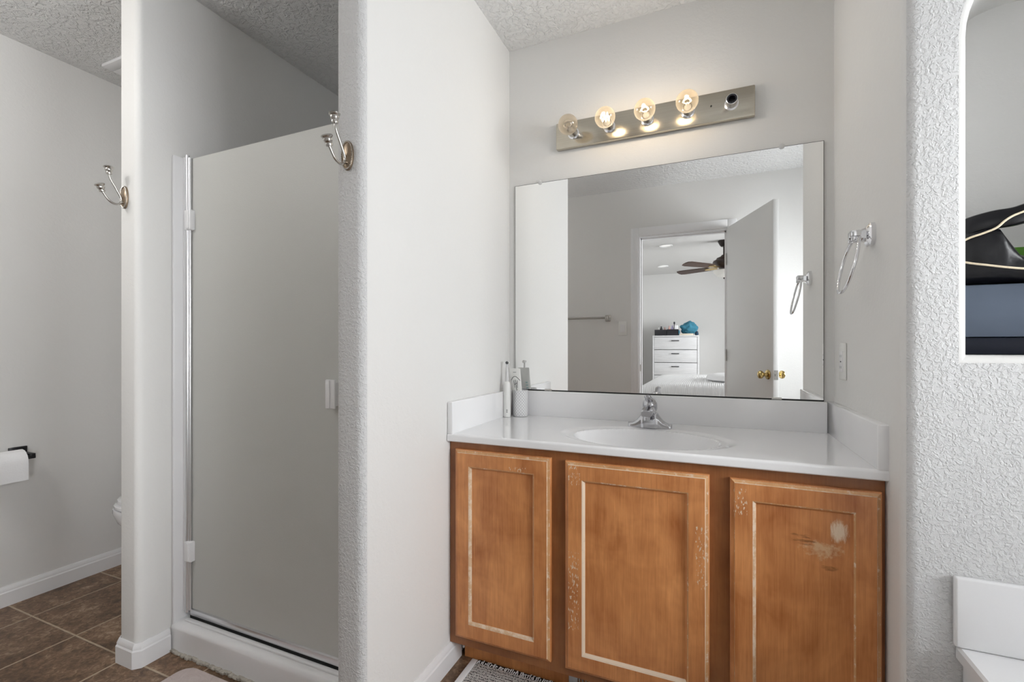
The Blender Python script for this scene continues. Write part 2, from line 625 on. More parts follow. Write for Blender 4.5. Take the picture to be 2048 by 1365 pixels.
def tube(bm, pts, r, seg=12, closed=False, cap=True, mi=0, prof=None):
    pts = [Vector(p) for p in pts]
    rs = r if isinstance(r, (list, tuple)) else [r] * len(pts)
    fr = frames(pts, closed)
    rings = []
    for p, rr, (t, u, v) in zip(pts, rs, fr):
        ring = []
        for k in range(seg):
            a = 2 * PI * k / seg
            ca, sa = math.cos(a), math.sin(a)
            if prof:
                q = prof[k]
                ring.append(bm.verts.new(p + u * q[0] * rr + v * q[1] * rr))
            else:
                ring.append(bm.verts.new(p + u * ca * rr + v * sa * rr))
        rings.append(ring)
    m = len(rings)
    for i in range(m if closed else m - 1):
        A, B = rings[i], rings[(i + 1) % m]
        for k in range(seg):
            f = bm.faces.new((A[k], A[(k + 1) % seg], B[(k + 1) % seg], B[k]))
            f.material_index = mi
    if cap and not closed:
        for ring in (rings[0], rings[-1]):
            f = bm.faces.new(ring)
            f.material_index = mi
    return rings


def spline(ctrl, n=8, closed=False):
    """Catmull-Rom through the control points"""
    c = [Vector(p) for p in ctrl]
    out = []
    m = len(c)
    rng = m if closed else m - 1
    for i in range(rng):
        p0 = c[(i - 1) % m] if (closed or i > 0) else c[0] * 2 - c[1]
        p1, p2 = c[i], c[(i + 1) % m]
        p3 = c[(i + 2) % m] if (closed or i + 2 < m) else c[-1] * 2 - c[-2]
        for k in range(n):
            t = k / n
            out.append(0.5 * ((2 * p1) + (p2 - p0) * t + (2 * p0 - 5 * p1 + 4 * p2 - p3) * t * t + (3 * p1 - p0 - 3 * p2 + p3) * t ** 3))
    if not closed:
        out.append(c[-1])
    return out


def lathe(bm, prof, seg=32, origin=(0, 0, 0), axis='Z', mi=0, M=None):
    """revolve (r, h) pairs; the ends close when r = 0"""
    o = Vector(origin)

    def put(r, h, a):
        if axis == 'Z':
            p = Vector((r * math.cos(a), r * math.sin(a), h))
        elif axis == 'Y':
            p = Vector((r * math.cos(a), h, r * math.sin(a)))
        else:
            p = Vector((h, r * math.cos(a), r * math.sin(a)))
        if M is not None:
            p = M @ p
        return bm.verts.new(o + p)
    prev = None
    for (r, h) in prof:
        ring = [put(0, h, 0)] if r <= 1e-7 else [put(r, h, 2 * PI * k / seg) for k in range(seg)]
        if prev is not None:
            if len(prev) == 1 and len(ring) > 1:
                fs = [(prev[0], ring[k], ring[(k + 1) % seg]) for k in range(seg)]
            elif len(ring) == 1 and len(prev) > 1:
                fs = [(prev[k], prev[(k + 1) % seg], ring[0]) for k in range(seg)]
            elif len(ring) > 1:
                fs = [(prev[k], prev[(k + 1) % seg], ring[(k + 1) % seg], ring[k]) for k in range(seg)]
            else:
                fs = []
            for f in fs:
                bm.faces.new(f).material_index = mi
        prev = ring


def loft(bm, rings, cap=True, mi=0):
    R = [[bm.verts.new(p) for p in r] for r in rings]
    n = len(R[0])
    for A, B in zip(R[:-1], R[1:]):
        for k in range(n):
            bm.faces.new((A[k], A[(k + 1) % n], B[(k + 1) % n], B[k])).material_index = mi
    if cap:
        bm.faces.new(R[0]).material_index = mi
        bm.faces.new(R[-1]).material_index = mi
    return R


def ellipse(cx, cy, z, a, b, n=32, p=2.0):
    out = []
    for k in range(n):
        t = 2 * PI * k / n
        c, s = math.cos(t), math.sin(t)
        out.append(Vector((cx + a * math.copysign(abs(c) ** (2 / p), c), cy + b * math.copysign(abs(s) ** (2 / p), s), z)))
    return out


def extrude_poly(bm, pts, vec, mi=0):
    """prism from a planar outline (list of 3-D points) along vec"""
    vec = Vector(vec)
    loft(bm, [[Vector(p) for p in pts], [Vector(p) + vec for p in pts]], True, mi)


def arc(cx, cy, r, a0, a1, n):
    return [(cx + r * math.cos(a0 + (a1 - a0) * k / n), cy + r * math.sin(a0 + (a1 - a0) * k / n)) for k in range(n + 1)]


# ================================================================== SETTING
H90 = PI / 2
# floor
bm = new(); box(bm, TX - .1, RX + .1, YF - .06, 2.75, -0.06, 0.0)
struct('floor', bm, 'floor_tile', 'brown ceramic tile floor with pale grout', 'floor')
# ceiling
bm = new(); box(bm, TX - .1, RX + .1, YF - .06, 2.75, ZC, ZC + .06)
struct('ceiling', bm, 'ceiling_texture', 'white textured bathroom ceiling', 'ceiling')
# far left wall by the toilet
bm = new(); box(bm, TX - .1, TX, YF - .12, 2.75, 0, ZC)
struct('wall_left', bm, 'wall_paint', 'pale grey wall beside the toilet', 'wall')
# mirror wall
bm = new(); box(bm, XL - .05, XR + .05, YB, YB + .1, 0, ZC)
struct('wall_back', bm, 'wall_paint', 'pale grey wall behind the vanity mirror', 'wall')
# wall behind toilet and shower
bm = new(); box(bm, TX, WX0 + .02, 2.08, 2.18, 0, ZC)
struct('wall_rear', bm, 'wall_paint', 'grey wall behind the toilet and shower', 'wall')


def wing(name, x0, x1, y0, y1, r, mats, label, front_mi=0):
    """wall running in y with two bullnose corners on its front end"""
    bm = new()
    pl = [(x1, y1), (x0, y1)] + arc(x0 + r, y0 + r, r, PI, 1.5 * PI, 8) + arc(x1 - r, y0 + r, r, 1.5 * PI, 2 * PI, 8)
    lo = [Vector((x, y, 0)) for x, y in pl]
    hi = [Vector((x, y, ZC)) for x, y in pl]
    loft(bm, [lo, hi])
    if front_mi:
        bm.faces.ensure_lookup_table()
        for f in bm.faces:
            f.normal_update()
            c = f.calc_center_median()
            if c.y < y0 + r * 0.9 and 0.01 < c.z < ZC - 0.01:
                f.material_index = front_mi
    return struct(name, bm, mats, label, 'wall')


wing('wall_partition', PX0, PX1, YE, 2.10, 0.022, ['wall_paint', 'wall_paint'], 'narrow rounded partition wall between toilet and shower')
wing('wall_alcove_left', WX0, XL, YE, YB + .1, 0.022, ['wall_paint', 'wall_texture'], 'rounded wing wall between shower and vanity', 1)

# wall with the arched niche, its bullnose corner and the alcove's right side
NXL, NXR, NZ0, NZS = 0.503, 0.913, 1.090, 1.776
NR = (NXR - NXL) / 2
NYB = 1.575
RB = 0.028
rn = 0.016


def niche_outline(grow):
    """arch outline in (x, z), grown outward"""
    pts = []
    x0, x1, z0 = NXL - grow, NXR + grow, NZ0 - grow
    pts += [(x0, z0 + (NZS - z0) * k / 6) for k in range(6)]
    cx = (NXL + NXR) / 2
    r = NR + grow
    pts += [(cx - r * math.cos(PI * k / 24), NZS + r * math.sin(PI * k / 24)) for k in range(25)]
    pts += [(x1, NZS + (z0 - NZS) * k / 6) for k in range(1, 7)]
    pts += [(x1 + (x0 - x1) * k / 4, z0) for k in range(1, 4)]
    return pts


bm = new()
loops = []
for k in range(6):
    a = H90 * k / 5
    g = rn * (1 - math.sin(a))
    y = YN + rn * (1 - math.cos(a))
    loops.append([Vector((x, y, z)) for x, z in niche_outline(g)])
loops.append([Vector((x, NYB, z)) for x, z in niche_outline(0)])
R = [[bm.verts.new(p) for p in l] for l in loops]
n = len(R[0])
for i, (A, B) in enumerate(zip(R[:-1], R[1:])):
    for k in range(n):
        bm.faces.new((A[k], B[k], B[(k + 1) % n], A[(k + 1) % n])).material_index = 0
bm.faces.new(R[-1]).material_index = 0
# front face around the hole: four-sided outer loop, filled
xo0, xo1 = XR + RB, RX
outer = [bm.verts.new((x, YN, z)) for x, z in ((xo0, 0), (xo0, ZC), (xo1, ZC), (xo1, 0))]
es = [bm.edges.new((outer[i], outer[(i + 1) % 4])) for i in range(4)]
for k in range(n):
    es.append(bm.edges.get((R[0][k], R[0][(k + 1) % n])))
res = bmesh.ops.triangle_fill(bm, edges=es, use_beauty=True, use_dissolve=False)
for g in res['geom']:
    if isinstance(g, bmesh.types.BMFace):
        g.material_index = 1
# bullnose and the alcove side
prof = arc(XR + RB, YN + RB, RB, 1.5 * PI, PI, 8) + [(XR, YB + .05)]
cols = [(bm.verts.new((x, y, 0)), bm.verts.new((x, y, ZC))) for x, y in prof]
for i, (a, b_) in enumerate(zip(cols[:-1], cols[1:])):
    bm.faces.new((a[0], b_[0], b_[1], a[1])).material_index = 1 if i < 4 else 0
bmesh.ops.remove_doubles(bm, verts=bm.verts, dist=0.0002)
struct('wall_niche', bm, ['wall_paint', 'wall_texture'], 'white textured wall with an arched niche beside the vanity', 'wall', smooth=30)

# window wall over the tub
WY0, WY1, WZ0, WZ1 = -0.12, 1.04, 0.86, 1.92
bm = new()
box(bm, RX, RX + .12, YF - .12, WY0, 0, ZC); box(bm, RX, RX + .12, WY1, YN + .05, 0, ZC)
box(bm, RX, RX + .12, WY0, WY1, 0, WZ0); box(bm, RX, RX + .12, WY0, WY1, WZ1, ZC)
struct('wall_right', bm, 'wall_paint', 'wall with a window over the tub', 'wall')


def window(name, x0, x1, ya, yb, za, zb, label):
    bm = new()
    t = 0.045
    for (a, b_, c, d) in ((ya, ya + t, za, zb), (yb - t, yb, za, zb), (ya + t, yb - t, za, za + t), (ya + t, yb - t, zb - t, zb)):
        box(bm, x0, x1, a, b_, c, d)
    m = (ya + yb) / 2
    box(bm, x0 + .01, x1 - .01, m - .02, m + .02, za + t, zb - t)
    f = struct(name, bm, 'vinyl_frame', label, 'window')
    bm = new(); box(bm, (x0 + x1) / 2 - .003, (x0 + x1) / 2 + .003, ya + t, yb - t, za + t, zb - t)
    obj('pane', bm, 'window_glass', f)
    return f


window('window_1', RX + .03, RX + .09, WY0, WY1, WZ0, WZ1, 'white framed window over the bathtub')

# wall behind the camera, with the doorway
DX0, DX1, DZ = -0.565, 0.125, 2.05
bm = new()
box(bm, TX, DX0, YF - .12, YF, 0, ZC); box(bm, DX1, RX, YF - .12, YF, 0, ZC); box(bm, DX0, DX1, YF - .12, YF, DZ, ZC)
struct('wall_front', bm, 'wall_paint', 'grey wall with the doorway to the bedroom', 'wall')
# jamb and casing of the doorway
bm = new()
jt = 0.016
box(bm, DX0, DX0 + jt, YF - .125, YF + .004, 0, DZ); box(bm, DX1 - jt, DX1, YF - .125, YF + .004, 0, DZ)
box(bm, DX0 + jt, DX1 - jt, YF - .125, YF + .004, DZ - jt, DZ)
box(bm, DX0 + jt, DX0 + jt + .01, YF - .08, YF - .045, 0, DZ - jt); box(bm, DX1 - jt - .01, DX1 - jt, YF - .08, YF - .045, 0, DZ - jt)
box(bm, DX0 + jt, DX1 - jt, YF - .08, YF - .045, DZ - jt - .01, DZ - jt)
cw = 0.062
for s0, s1 in ((YF, YF + .014), (YF - .134, YF - .12)):
    box(bm, DX0 - cw + .006, DX0 + .006, s0, s1, 0, DZ + cw, bev=.004); box(bm, DX1 - .006, DX1 + cw - .006, s0, s1, 0, DZ + cw, bev=.004)
    box(bm, DX0 + .006, DX1 - .006, s0, s1, DZ - .006, DZ + cw, bev=.004)
    y = s1 if s1 > YF else s0
    for xa, xb in ((DX0 - cw + .012, DX0 - cw + .024),):
        box(bm, xa, xb, min(y, y + .004), max(y, y + .004), 0, DZ + cw - .012)
struct('trim_1', bm, 'trim_white', 'white casing around the bedroom doorway', 'door frame')
t = thing('strike_plate', 'small metal strike plate on the doorway jamb', 'strike plate', (DX0 + jt, YF - .02, 0.94))
bm = new(); box(bm, DX0 + jt, DX0 + jt + .002, YF - .042, YF - .012, 0.91, 0.967); obj('plate', bm, 'satin_nickel', t)

# the open bathroom door (hinged at the right jamb, swung into the bathroom)
DW, DT = 0.700, 0.035
hinge = Vector((0.112, YF + .012, 0.0))
ang = math.atan2(0.69, 0.26)
door = bpy.data.objects.new('door_1', None)
COL.objects.link(door)
door.location = hinge
door.rotation_euler = (0, 0, ang)
door['kind'] = 'structure'; door['label'] = 'open grey slab bathroom door with brass knob'; door['category'] = 'door'
# local frame: x along the leaf, y = left face (towards -X side), leaf thickness 0..-DT
bm = new(); box(bm, 0, DW, -DT, 0, 0.012, 2.045, bev=.002); obj('slab', bm, 'slab_door', door, loc=(0, 0, 0))
for sgn, y0 in ((1, 0.0), (-1, -DT)):
    bm = new()
    lathe(bm, [(0, 0), (.031, 0), (.032, .004), (.028, .010), (.014, .013), (.0115, .020), (.0115, .030), (.017, .034), (.0245, .042), (.0265, .050), (.0245, .058), (.017, .063), (.008, .065), (0, .065)], 28, axis='Y')
    if sgn < 0:
        bmesh.ops.scale(bm, vec=(1, -1, 1), verts=bm.verts)
    obj('knob', bm, 'brass', door, loc=(DW - .06, y0, 0.935))
bm = new(); box(bm, DW, DW + .0015, -DT + .005, -.005, .905, .965); box(bm, DW + .0015, DW + .006, -.023, -.012, .928, .942)
obj('latch', bm, 'satin_nickel', door, loc=(0, 0, 0))
for hz in (0.25, 1.05, 1.8):
    bm = new(); lathe(bm, [(0, -.045), (.006, -.045), (.006, .045), (0, .045)], 12); obj('hinge', bm, 'slab_door', door, loc=(-.004, .006, hz))


# baseboards
def baseboard(name, pts, label, h=0.083, t=0.013):
    """pts: plan polyline on the wall face; the board stands off to the right of the direction of travel"""
    bm = new()
    P = [Vector((x, y, 0)) for x, y in pts]
    nrm = []
    for i in range(len(P)):
        d = []
        if i > 0:
            d.append((P[i] - P[i - 1]).normalized())
        if i < len(P) - 1:
            d.append((P[i + 1] - P[i]).normalized())
        ns = [Vector((q.y, -q.x, 0)) for q in d]
        if len(ns) == 2:
            m = (ns[0] + ns[1]).normalized()
            m = m / max(0.3, m.dot(ns[0]))
        else:
            m = ns[0]
        nrm.append(m)
    prof = [(0, 0), (t, 0), (t, h * .70), (t * .75, h * .76), (t * .75, h * .84), (t * .5, h * .93), (t * .3, h), (0, h)]
    loft(bm, [[p + m * a + Vector((0, 0, b_)) for a, b_ in prof] for p, m in zip(P, nrm)])
    return struct(name, bm, 'trim_white', label, 'baseboard', smooth=25)


baseboard('baseboard_left', [(TX, 0 + YF), (TX, 2.08)], 'white baseboard along the wall by the toilet')
c_ = 0.012
baseboard('baseboard_partition', [(PX0, 2.08), (PX0, YE + c_), (PX0 + c_, YE), (PX1 - c_, YE), (PX1, YE + c_), (PX1, 1.062)], 'white baseboard wrapped round the partition end')
baseboard('baseboard_alcove', [(WX0, 1.06), (WX0, YE + c_), (WX0 + c_, YE), (XL - c_, YE), (XL, YE + c_), (XL, 1.462)], 'white baseboard on the wing wall beside the vanity')
baseboard('baseboard_front', [(TX, YF), (DX0 - cw + .004, YF)][::-1], 'white baseboard on the wall with the doorway')
# bedroom shell
BX0, BX1, BY = -1.28, 3.0, -4.97
bm = new(); box(bm, BX0 - .1, BX1 + .3, BY - .1, YF - .06, -0.06, 0.0)
struct('floor_bedroom', bm, 'carpet', 'beige carpet in the bedroom', 'floor')
bm = new(); box(bm, BX0 - .1, BX1 + .3, BY - .1, YF - .06, ZC, ZC + .06)
struct('ceiling_bedroom', bm, 'bedroom_paint', 'white bedroom ceiling', 'ceiling')
bm = new(); box(bm, BX0 - .1, BX1 + .1, BY - .1, BY, 0, ZC)
struct('wall_bedroom_far', bm, 'bedroom_paint', 'pale bedroom wall behind the dresser', 'wall')
bm = new(); box(bm, BX0 - .1, BX0, BY, YF - .12, 0, ZC)
struct('wall_bedroom_left', bm, 'bedroom_paint', 'bedroom side wall', 'wall')
bm = new(); box(bm, RX, BX1, YF - .12, YF, 0, ZC)
struct('wall_bedroom_front', bm, 'bedroom_paint', 'bedroom wall beside the bathroom', 'wall')
bwa, bwb, bza, bzb = -3.75, -1.45, 0.75, 2.15
bm = new()
box(bm, BX1, BX1 + .12, BY, bwa, 0, ZC); box(bm, BX1, BX1 + .12, bwb, YF, 0, ZC)
box(bm, BX1, BX1 + .12, bwa, bwb, 0, bza); box(bm, BX1, BX1 + .12, bwa, bwb, bzb, ZC)
struct('wall_bedroom_right', bm, 'bedroom_paint', 'bedroom wall with a wide window', 'wall')
window('window_2', BX1 + .03, BX1 + .09, bwa, bwb, bza, bzb, 'wide bedroom window')

# unseen fill lamp added above the toilet side to even out the light
lamp = thing('fill_lamp', 'added white dome fill lamp on the bathroom ceiling, out of view', 'ceiling lamp', (-2.08, .02, ZC))
bm = new(); lathe(bm, [(0, 0), (.15, 0), (.155, -.012), (.15, -.022), (0, -.022)], 40, origin=(-2.08, .02, ZC)); obj('base', bm, 'trim_white', lamp)
bm = new(); lathe(bm, [(.14, -.022), (.135, -.045), (.11, -.07), (.06, -.088), (0, -.092)], 40, origin=(-2.08, .02, ZC)); obj('dome', bm, 'fill_lamp_dome', lamp)
ll = bpy.data.lights.new('fill_lamp_light', 'POINT')
ll.energy, ll.shadow_soft_size, ll.color = 5.4, .12, (1.0, .985, .97)
lo_ = bpy.data.objects.new('fill_lamp_light', ll)
COL.objects.link(lo_)
lo_.parent = lamp
lo_.location = (0, 0, -.26)

# ================================================================== SHOWER
sy0, sy1 = 1.07, 2.077
sx0, sx1 = PX1 + .002, WX0 - .002
stall = thing('shower_stall', 'white fiberglass shower stall with raised curb behind the frosted door', 'shower stall', ((sx0 + sx1) / 2, 1.6, 0))
bm = new()
tw = 0.012
box(bm, sx0, sx0 + tw, sy0, sy1, .0, 1.815, bev=.004)
box(bm, sx1 - tw, sx1, sy0, sy1, .0, 1.815, bev=.004)
box(bm, sx0 + tw, sx1 - tw, sy1 - tw, sy1, 0, 1.815)
box(bm, sx0 + tw, sx1 - tw, 1.20, sy1 - tw, 0, .05)
obj('surround', bm, 'fiberglass', stall)
bm = new()
pr = [(1.20, 0), (1.20, .102)] + [(1.086 + .020 * math.cos(a), .082 + .020 * math.sin(a)) for a in (H90, H90 + .4, H90 + .8, H90 + 1.2, PI)] + [(1.068, .07), (1.066, 0)]
extrude_poly(bm, [(sx0 + .003, y, z) for y, z in pr], (sx1 - sx0 - .006, 0, 0))
obj('curb', bm, 'fiberglass', stall)
bm = new()
for k in range(70):
    x = sx0 + .01 + (sx1 - sx0 - .02) * k / 69
    h = .006 + .006 * random.random()
    d = .008 + .008 * random.random()
    box(bm, x - .008, x + .008, 1.066 - d, 1.068, 0, h, bev=.002, seg=1)
obj('caulk_line', bm, 'caulk', stall)

sd = thing('shower_door', 'frosted glass shower door with aluminium rails', 'shower door', (sx0 + tw, 1.12, .13))
gx0, gx1 = -1.782, -0.985
yd = 1.120
bm = new(); box(bm, gx0, gx1, yd - .003, yd + .003, .136, 1.812, bev=.001, seg=1); obj('glass', bm, 'frosted_glass', sd)
bm = new()                                                            # wall jamb and its inner channel
box(bm, sx0 + tw, sx0 + tw + .010, yd - .018, yd + .018, .130, 1.815, bev=.002)
obj('jamb', bm, 'trim_white', sd)
bm = new()
tube(bm, [(gx0 - .006, yd - .012, .125), (gx0 - .006, yd - .012, 1.822)], .0065, 14)
tube(bm, [(gx0 + .004, yd - .009, .133), (gx0 + .004, yd - .009, 1.812)], .005, 12)
obj('hinge_post', bm, 'aluminium', sd)
bm = new()
box(bm, gx0 + .006, gx1, yd - .011, yd + .011, .1145, .137, bev=.003)
obj('bottom_rail', bm, 'aluminium', sd)
bm = new()
box(bm, gx0 + .002, gx1 + .03, yd - .008, yd + .006, .1025, .114)
obj('sweep', bm, 'black_gap', sd)
bm = new()
box(bm, gx0 + .002, gx1 + .05, yd - .030, yd - .016, .1025, .109, bev=.002)
obj('sill_track', bm, 'fiberglass', sd)
bm = new()
box(bm, gx1, gx1 + .012, yd - .012, yd + .012, .118, 1.812, bev=.002)
box(bm, gx1 + .014, sx1 - tw, yd - .018, yd + .018, .118, 1.815, bev=.002)
obj('strike_jamb', bm, 'aluminium', sd)
for hz in (1.580, .352):
    bm = new()
    box(bm, gx0 - .013, gx0 + .022, yd - .021, yd + .004, hz - .037, hz + .037, bev=.004)
    box(bm, gx0 + .002, gx0 + .016, yd - .024, yd - .020, hz - .033, hz + .033, bev=.0015)
    obj('hinge', bm, 'trim_white', sd)
bm = new()
box(bm, -1.100, -1.062, 1.092, 1.100, .918, 1.008, bev=.003)
box(bm, -1.085, -1.080, 1.0895, 1.0925, .920, 1.006, bev=.001)
box(bm, -1.076, -1.066, 1.098, 1.118, .925, 1.0, bev=.002)
obj('pull', bm, 'trim_white', sd)


# ================================================================== ROBE HOOKS (copied)
def make_hook(label):
    root = thing('robe_hook', label, 'robe hook', (0, 0, 0), 'double robe hooks on the wing walls')
    bm = new()

    def ov(y, k):
        return [Vector((.019 * k * math.cos(2 * PI * i / 40), y, .039 * k * math.sin(2 * PI * i / 40))) for i in range(40)]
    loft(bm, [ov(0, 1), ov(-.004, 1.02), ov(-.007, .96), ov(-.0075, .88), ov(-.006, .84), ov(-.008, .70), ov(-.010, .3)])
    obj('backplate', bm, 'aged_nickel', root, loc=(0, 0, 0))
    bm = new()                                                        # beaded edge of the plate
    for i in range(44):
        a = 2 * PI * i / 44
        bmesh.ops.create_uvsphere(bm, u_segments=6, v_segments=4, radius=.0018, matrix=Matrix.Translation((.0178 * math.cos(a), -.0068, .0365 * math.sin(a))))
    obj('beading', bm, 'satin_nickel', root, loc=(0, 0, 0))
    bm = new()
    pts = spline([(0, -.048, .070), (0, -.044, .050), (0, -.026, .018), (0, -.013, -.008), (0, -.016, -.024), (0, -.030, -.031), (0, -.048, -.024), (0, -.064, -.004), (0, -.068, .004)], 8)
    tube(bm, pts, .0034, 10)
    tube(bm, [(0, -.004, -.018), (0, -.016, -.022)], .005, 10)
    obj('arm', bm, 'satin_nickel', root, loc=(0, 0, 0))
    kp = [(0, -.002), (.0065, -.002), (.0075, .002), (.0068, .005), (.0085, .008), (.0095, .0115), (.0088, .0145), (.0115, .017), (.0125, .0195), (.0105, .022), (.004, .0232), (0, .0234)]
    for p, d in (((0, -.048, .068), (0, -.08, 1)), ((0, -.067, .002), (0, -.42, 1))):
        bm = new()
        q = Vector((0, 0, 1)).rotation_difference(Vector(d)).to_matrix()
        lathe(bm, [(r * 1.2, h * 1.12) for r, h in kp], 22, M=q)
        obj('finial', bm, 'satin_nickel', root, loc=p)
    return root


def copy_tree(o, parent=None):
    c = o.copy()
    COL.objects.link(c)
    if parent is not None:
        c.parent = parent
    for ch in [k for k in bpy.data.objects if k.parent == o]:
        copy_tree(ch, c)
    return c


hk = make_hook('nickel double robe hook on the wall end beside the frosted shower door')
hk.location = (-.885, YE, 1.616)
hk2 = copy_tree(hk)
hk2.location = (-1.888, YE, 1.634)
hk2['label'] = 'nickel double robe hook on the partition wall by the toilet'

# ================================================================== TOILET CORNER
tl = thing('toilet', 'white toilet mostly hidden behind the partition wall', 'toilet', (-2.37, 1.54, 0))
cx = -2.37
bm = new()
rr = []
for z, a, b_, yc in ((0, .115, .22, 1.58), (.02, .12, .225, 1.58), (.10, .105, .20, 1.58), (.18, .115, .215, 1.55), (.26, .155, .255, 1.50), (.33, .182, .285, 1.475), (.375, .188, .292, 1.465), (.39, .186, .29, 1.465)):
    rr.append(ellipse(cx, yc, z, a, b_, 40, 2.2))
loft(bm, rr)
obj('bowl', bm, 'porcelain', tl)
bm = new(); loft(bm, [ellipse(cx, 1.47, .392, .180, .285, 40, 2.2), ellipse(cx, 1.47, .395, .187, .291, 40, 2.2), ellipse(cx, 1.47, .406, .187, .291, 40, 2.2), ellipse(cx, 1.47, .410, .18, .285, 40, 2.2)])
obj('seat', bm, 'porcelain', tl)
bm = new(); loft(bm, [ellipse(cx, 1.475, .413, .178, .28, 40, 2.2), ellipse(cx, 1.475, .416, .183, .286, 40, 2.2), ellipse(cx, 1.475, .428, .180, .283, 40, 2.2), ellipse(cx, 1.48, .436, .15, .25, 40, 2.2), ellipse(cx, 1.48, .439, .06, .12, 40, 2.2)])
obj('lid', bm, 'porcelain', tl)
bm = new(); box(bm, cx - .20, cx + .20, 1.87, 2.06, .40, .76, bev=.02, seg=3); obj('tank', bm, 'porcelain', tl)
bm = new(); box(bm, cx - .21, cx + .21, 1.86, 2.07, .761, .795, bev=.012, seg=3); obj('tank_lid', bm, 'porcelain', tl)
bm = new(); box(bm, cx - .15, cx + .15, 1.71, 2.01, .30, .41, bev=.02, seg=3); obj('tank_shelf', bm, 'porcelain', tl)

ph = thing('paper_holder', 'black toilet paper holder on the left wall', 'toilet paper holder', (TX, 0.98, .62))
bm = new(); box(bm, TX, TX + .008, 0.977, 1.037, .63, .675, bev=.002); obj('backplate', bm, 'dark_metal', ph)
bm = new(); box(bm, TX + .006, TX + .085, 1.017, 1.035, .636, .650, bev=.002); box(bm, TX + .072, TX + .086, .84, 1.035, .628, .642, bev=.002)
obj('arm', bm, 'dark_metal', ph)
bm = new()
ax, az = TX + .079, .622
ring_o, ring_i = [], []
ro = .052
outl = [(ax + ro * math.cos(a), az + ro * math.sin(a)) for a in [PI * 2 * k / 40 for k in range(40)]]
core = [(ax + .02 * math.cos(a), az + .02 * math.sin(a)) for a in [PI * 2 * k / 40 for k in range(40)]]
L = []
for y, pts in ((.877, core), (.877, outl), (0.994, outl), (0.994, core)):
    L.append([bm.verts.new((x, y, z)) for x, z in pts])
for i in range(4):
    A, B = L[i], L[(i + 1) % 4]
    for k in range(40):
        bm.faces.new((A[k], A[(k + 1) % 40], B[(k + 1) % 40], B[k]))
roll = tag(obj('toilet_paper_roll', bm, 'paper'), 'white toilet paper roll hanging on the black holder', 'toilet paper')
bm = new()
sh = [(ax + ro + .0015, az + .0), (ax + ro + .0015, az - .03), (ax + ro + .001, az - .072)]
sh2 = [(ax + ro * math.cos(a) * 1.02, az + ro * math.sin(a) * 1.02) for a in (1.2, .9, .6, .3)]
ln = sh2 + sh
back = [(x - .0012, z) for x, z in ln][::-1]
extrude_poly(bm, [(x, .877, z) for x, z in ln + back], (0, .117, 0))
obj('loose_sheet', bm, 'paper', roll)

vt = thing('ceiling_vent', 'white exhaust fan grille in the ceiling above the toilet', 'vent', (-2.5, 1.37, ZC))
vx0, vx1, vy0, vy1 = -2.634, -2.35, 1.242, 1.525
zt = ZC - .014
bm = new()
for (a, b_, c, d) in ((vx0, vx1, vy0, vy0 + .045), (vx0, vx1, vy1 - .045, vy1), (vx0, vx0 + .07, vy0 + .045, vy1 - .045), (vx1 - .07, vx1, vy0 + .045, vy1 - .045)):
    box(bm, a, b_, c, d, zt, ZC, bev=.003)
obj('frame', bm, 'trim_white', vt)
bm = new(); box(bm, vx0 + .07, vx1 - .07, vy0 + .045, vy1 - .045, ZC - .002, ZC - .0005); obj('duct', bm, 'black_gap', vt)
for k in range(9):
    y = vy0 + .052 + k * .0195
    bm = new(); box(bm, vx0 + .068, vx1 - .068, y, y + .011, zt + .001, zt + .008); obj('slat', bm, 'trim_white', vt)

# ================================================================== VANITY
van = thing('vanity_cabinet', 'honey maple vanity cabinet with three worn panel doors', 'cabinet', ((XL + XR) / 2, 1.65, 0))
cx0, cx1 = XL + .002, XR - .002
cy = 1.400
CT = 0.784
bm = new()
box(bm, cx0, cx0 + .028, cy, cy + .02, .083, CT)
box(bm, cx1 - .014, cx1, cy, cy + .02, .083, CT)
box(bm, -.470, -.410, cy, cy + .02, .083, CT)
box(bm, -.012, .055, cy, cy + .02, .083, CT)
for a, b_ in ((cx0 + .028, -.470), (-.410, -.012), (.055, cx1 - .014)):
    box(bm, a, b_, cy, cy + .02, .083, .125)
    box(bm, a, b_, cy, cy + .02, CT - .045, CT)
obj('face_frame', bm, 'maple_frame', van)
bm = new()
box(bm, cx0, cx0 + .012, cy + .02, YB - .002, .083, CT); box(bm, cx1 - .012, cx1, cy + .02, YB - .002, .083, CT)
box(bm, cx0 + .012, cx1 - .012, cy + .02, YB - .002, .083, .10); box(bm, cx0 + .012, cx1 - .012, YB - .012, YB - .002, .10, CT)
obj('carcass', bm, 'maple_frame', van)
bm = new(); box(bm, cx0 + .022, cx1, 1.464, 1.480, 0, .083); box(bm, cx0 + .015, cx0 + .0215, 1.460, 1.480, .03, .083, mi=1)
obj('toe_kick', bm, ['maple_door_a', 'trim_white'], van)


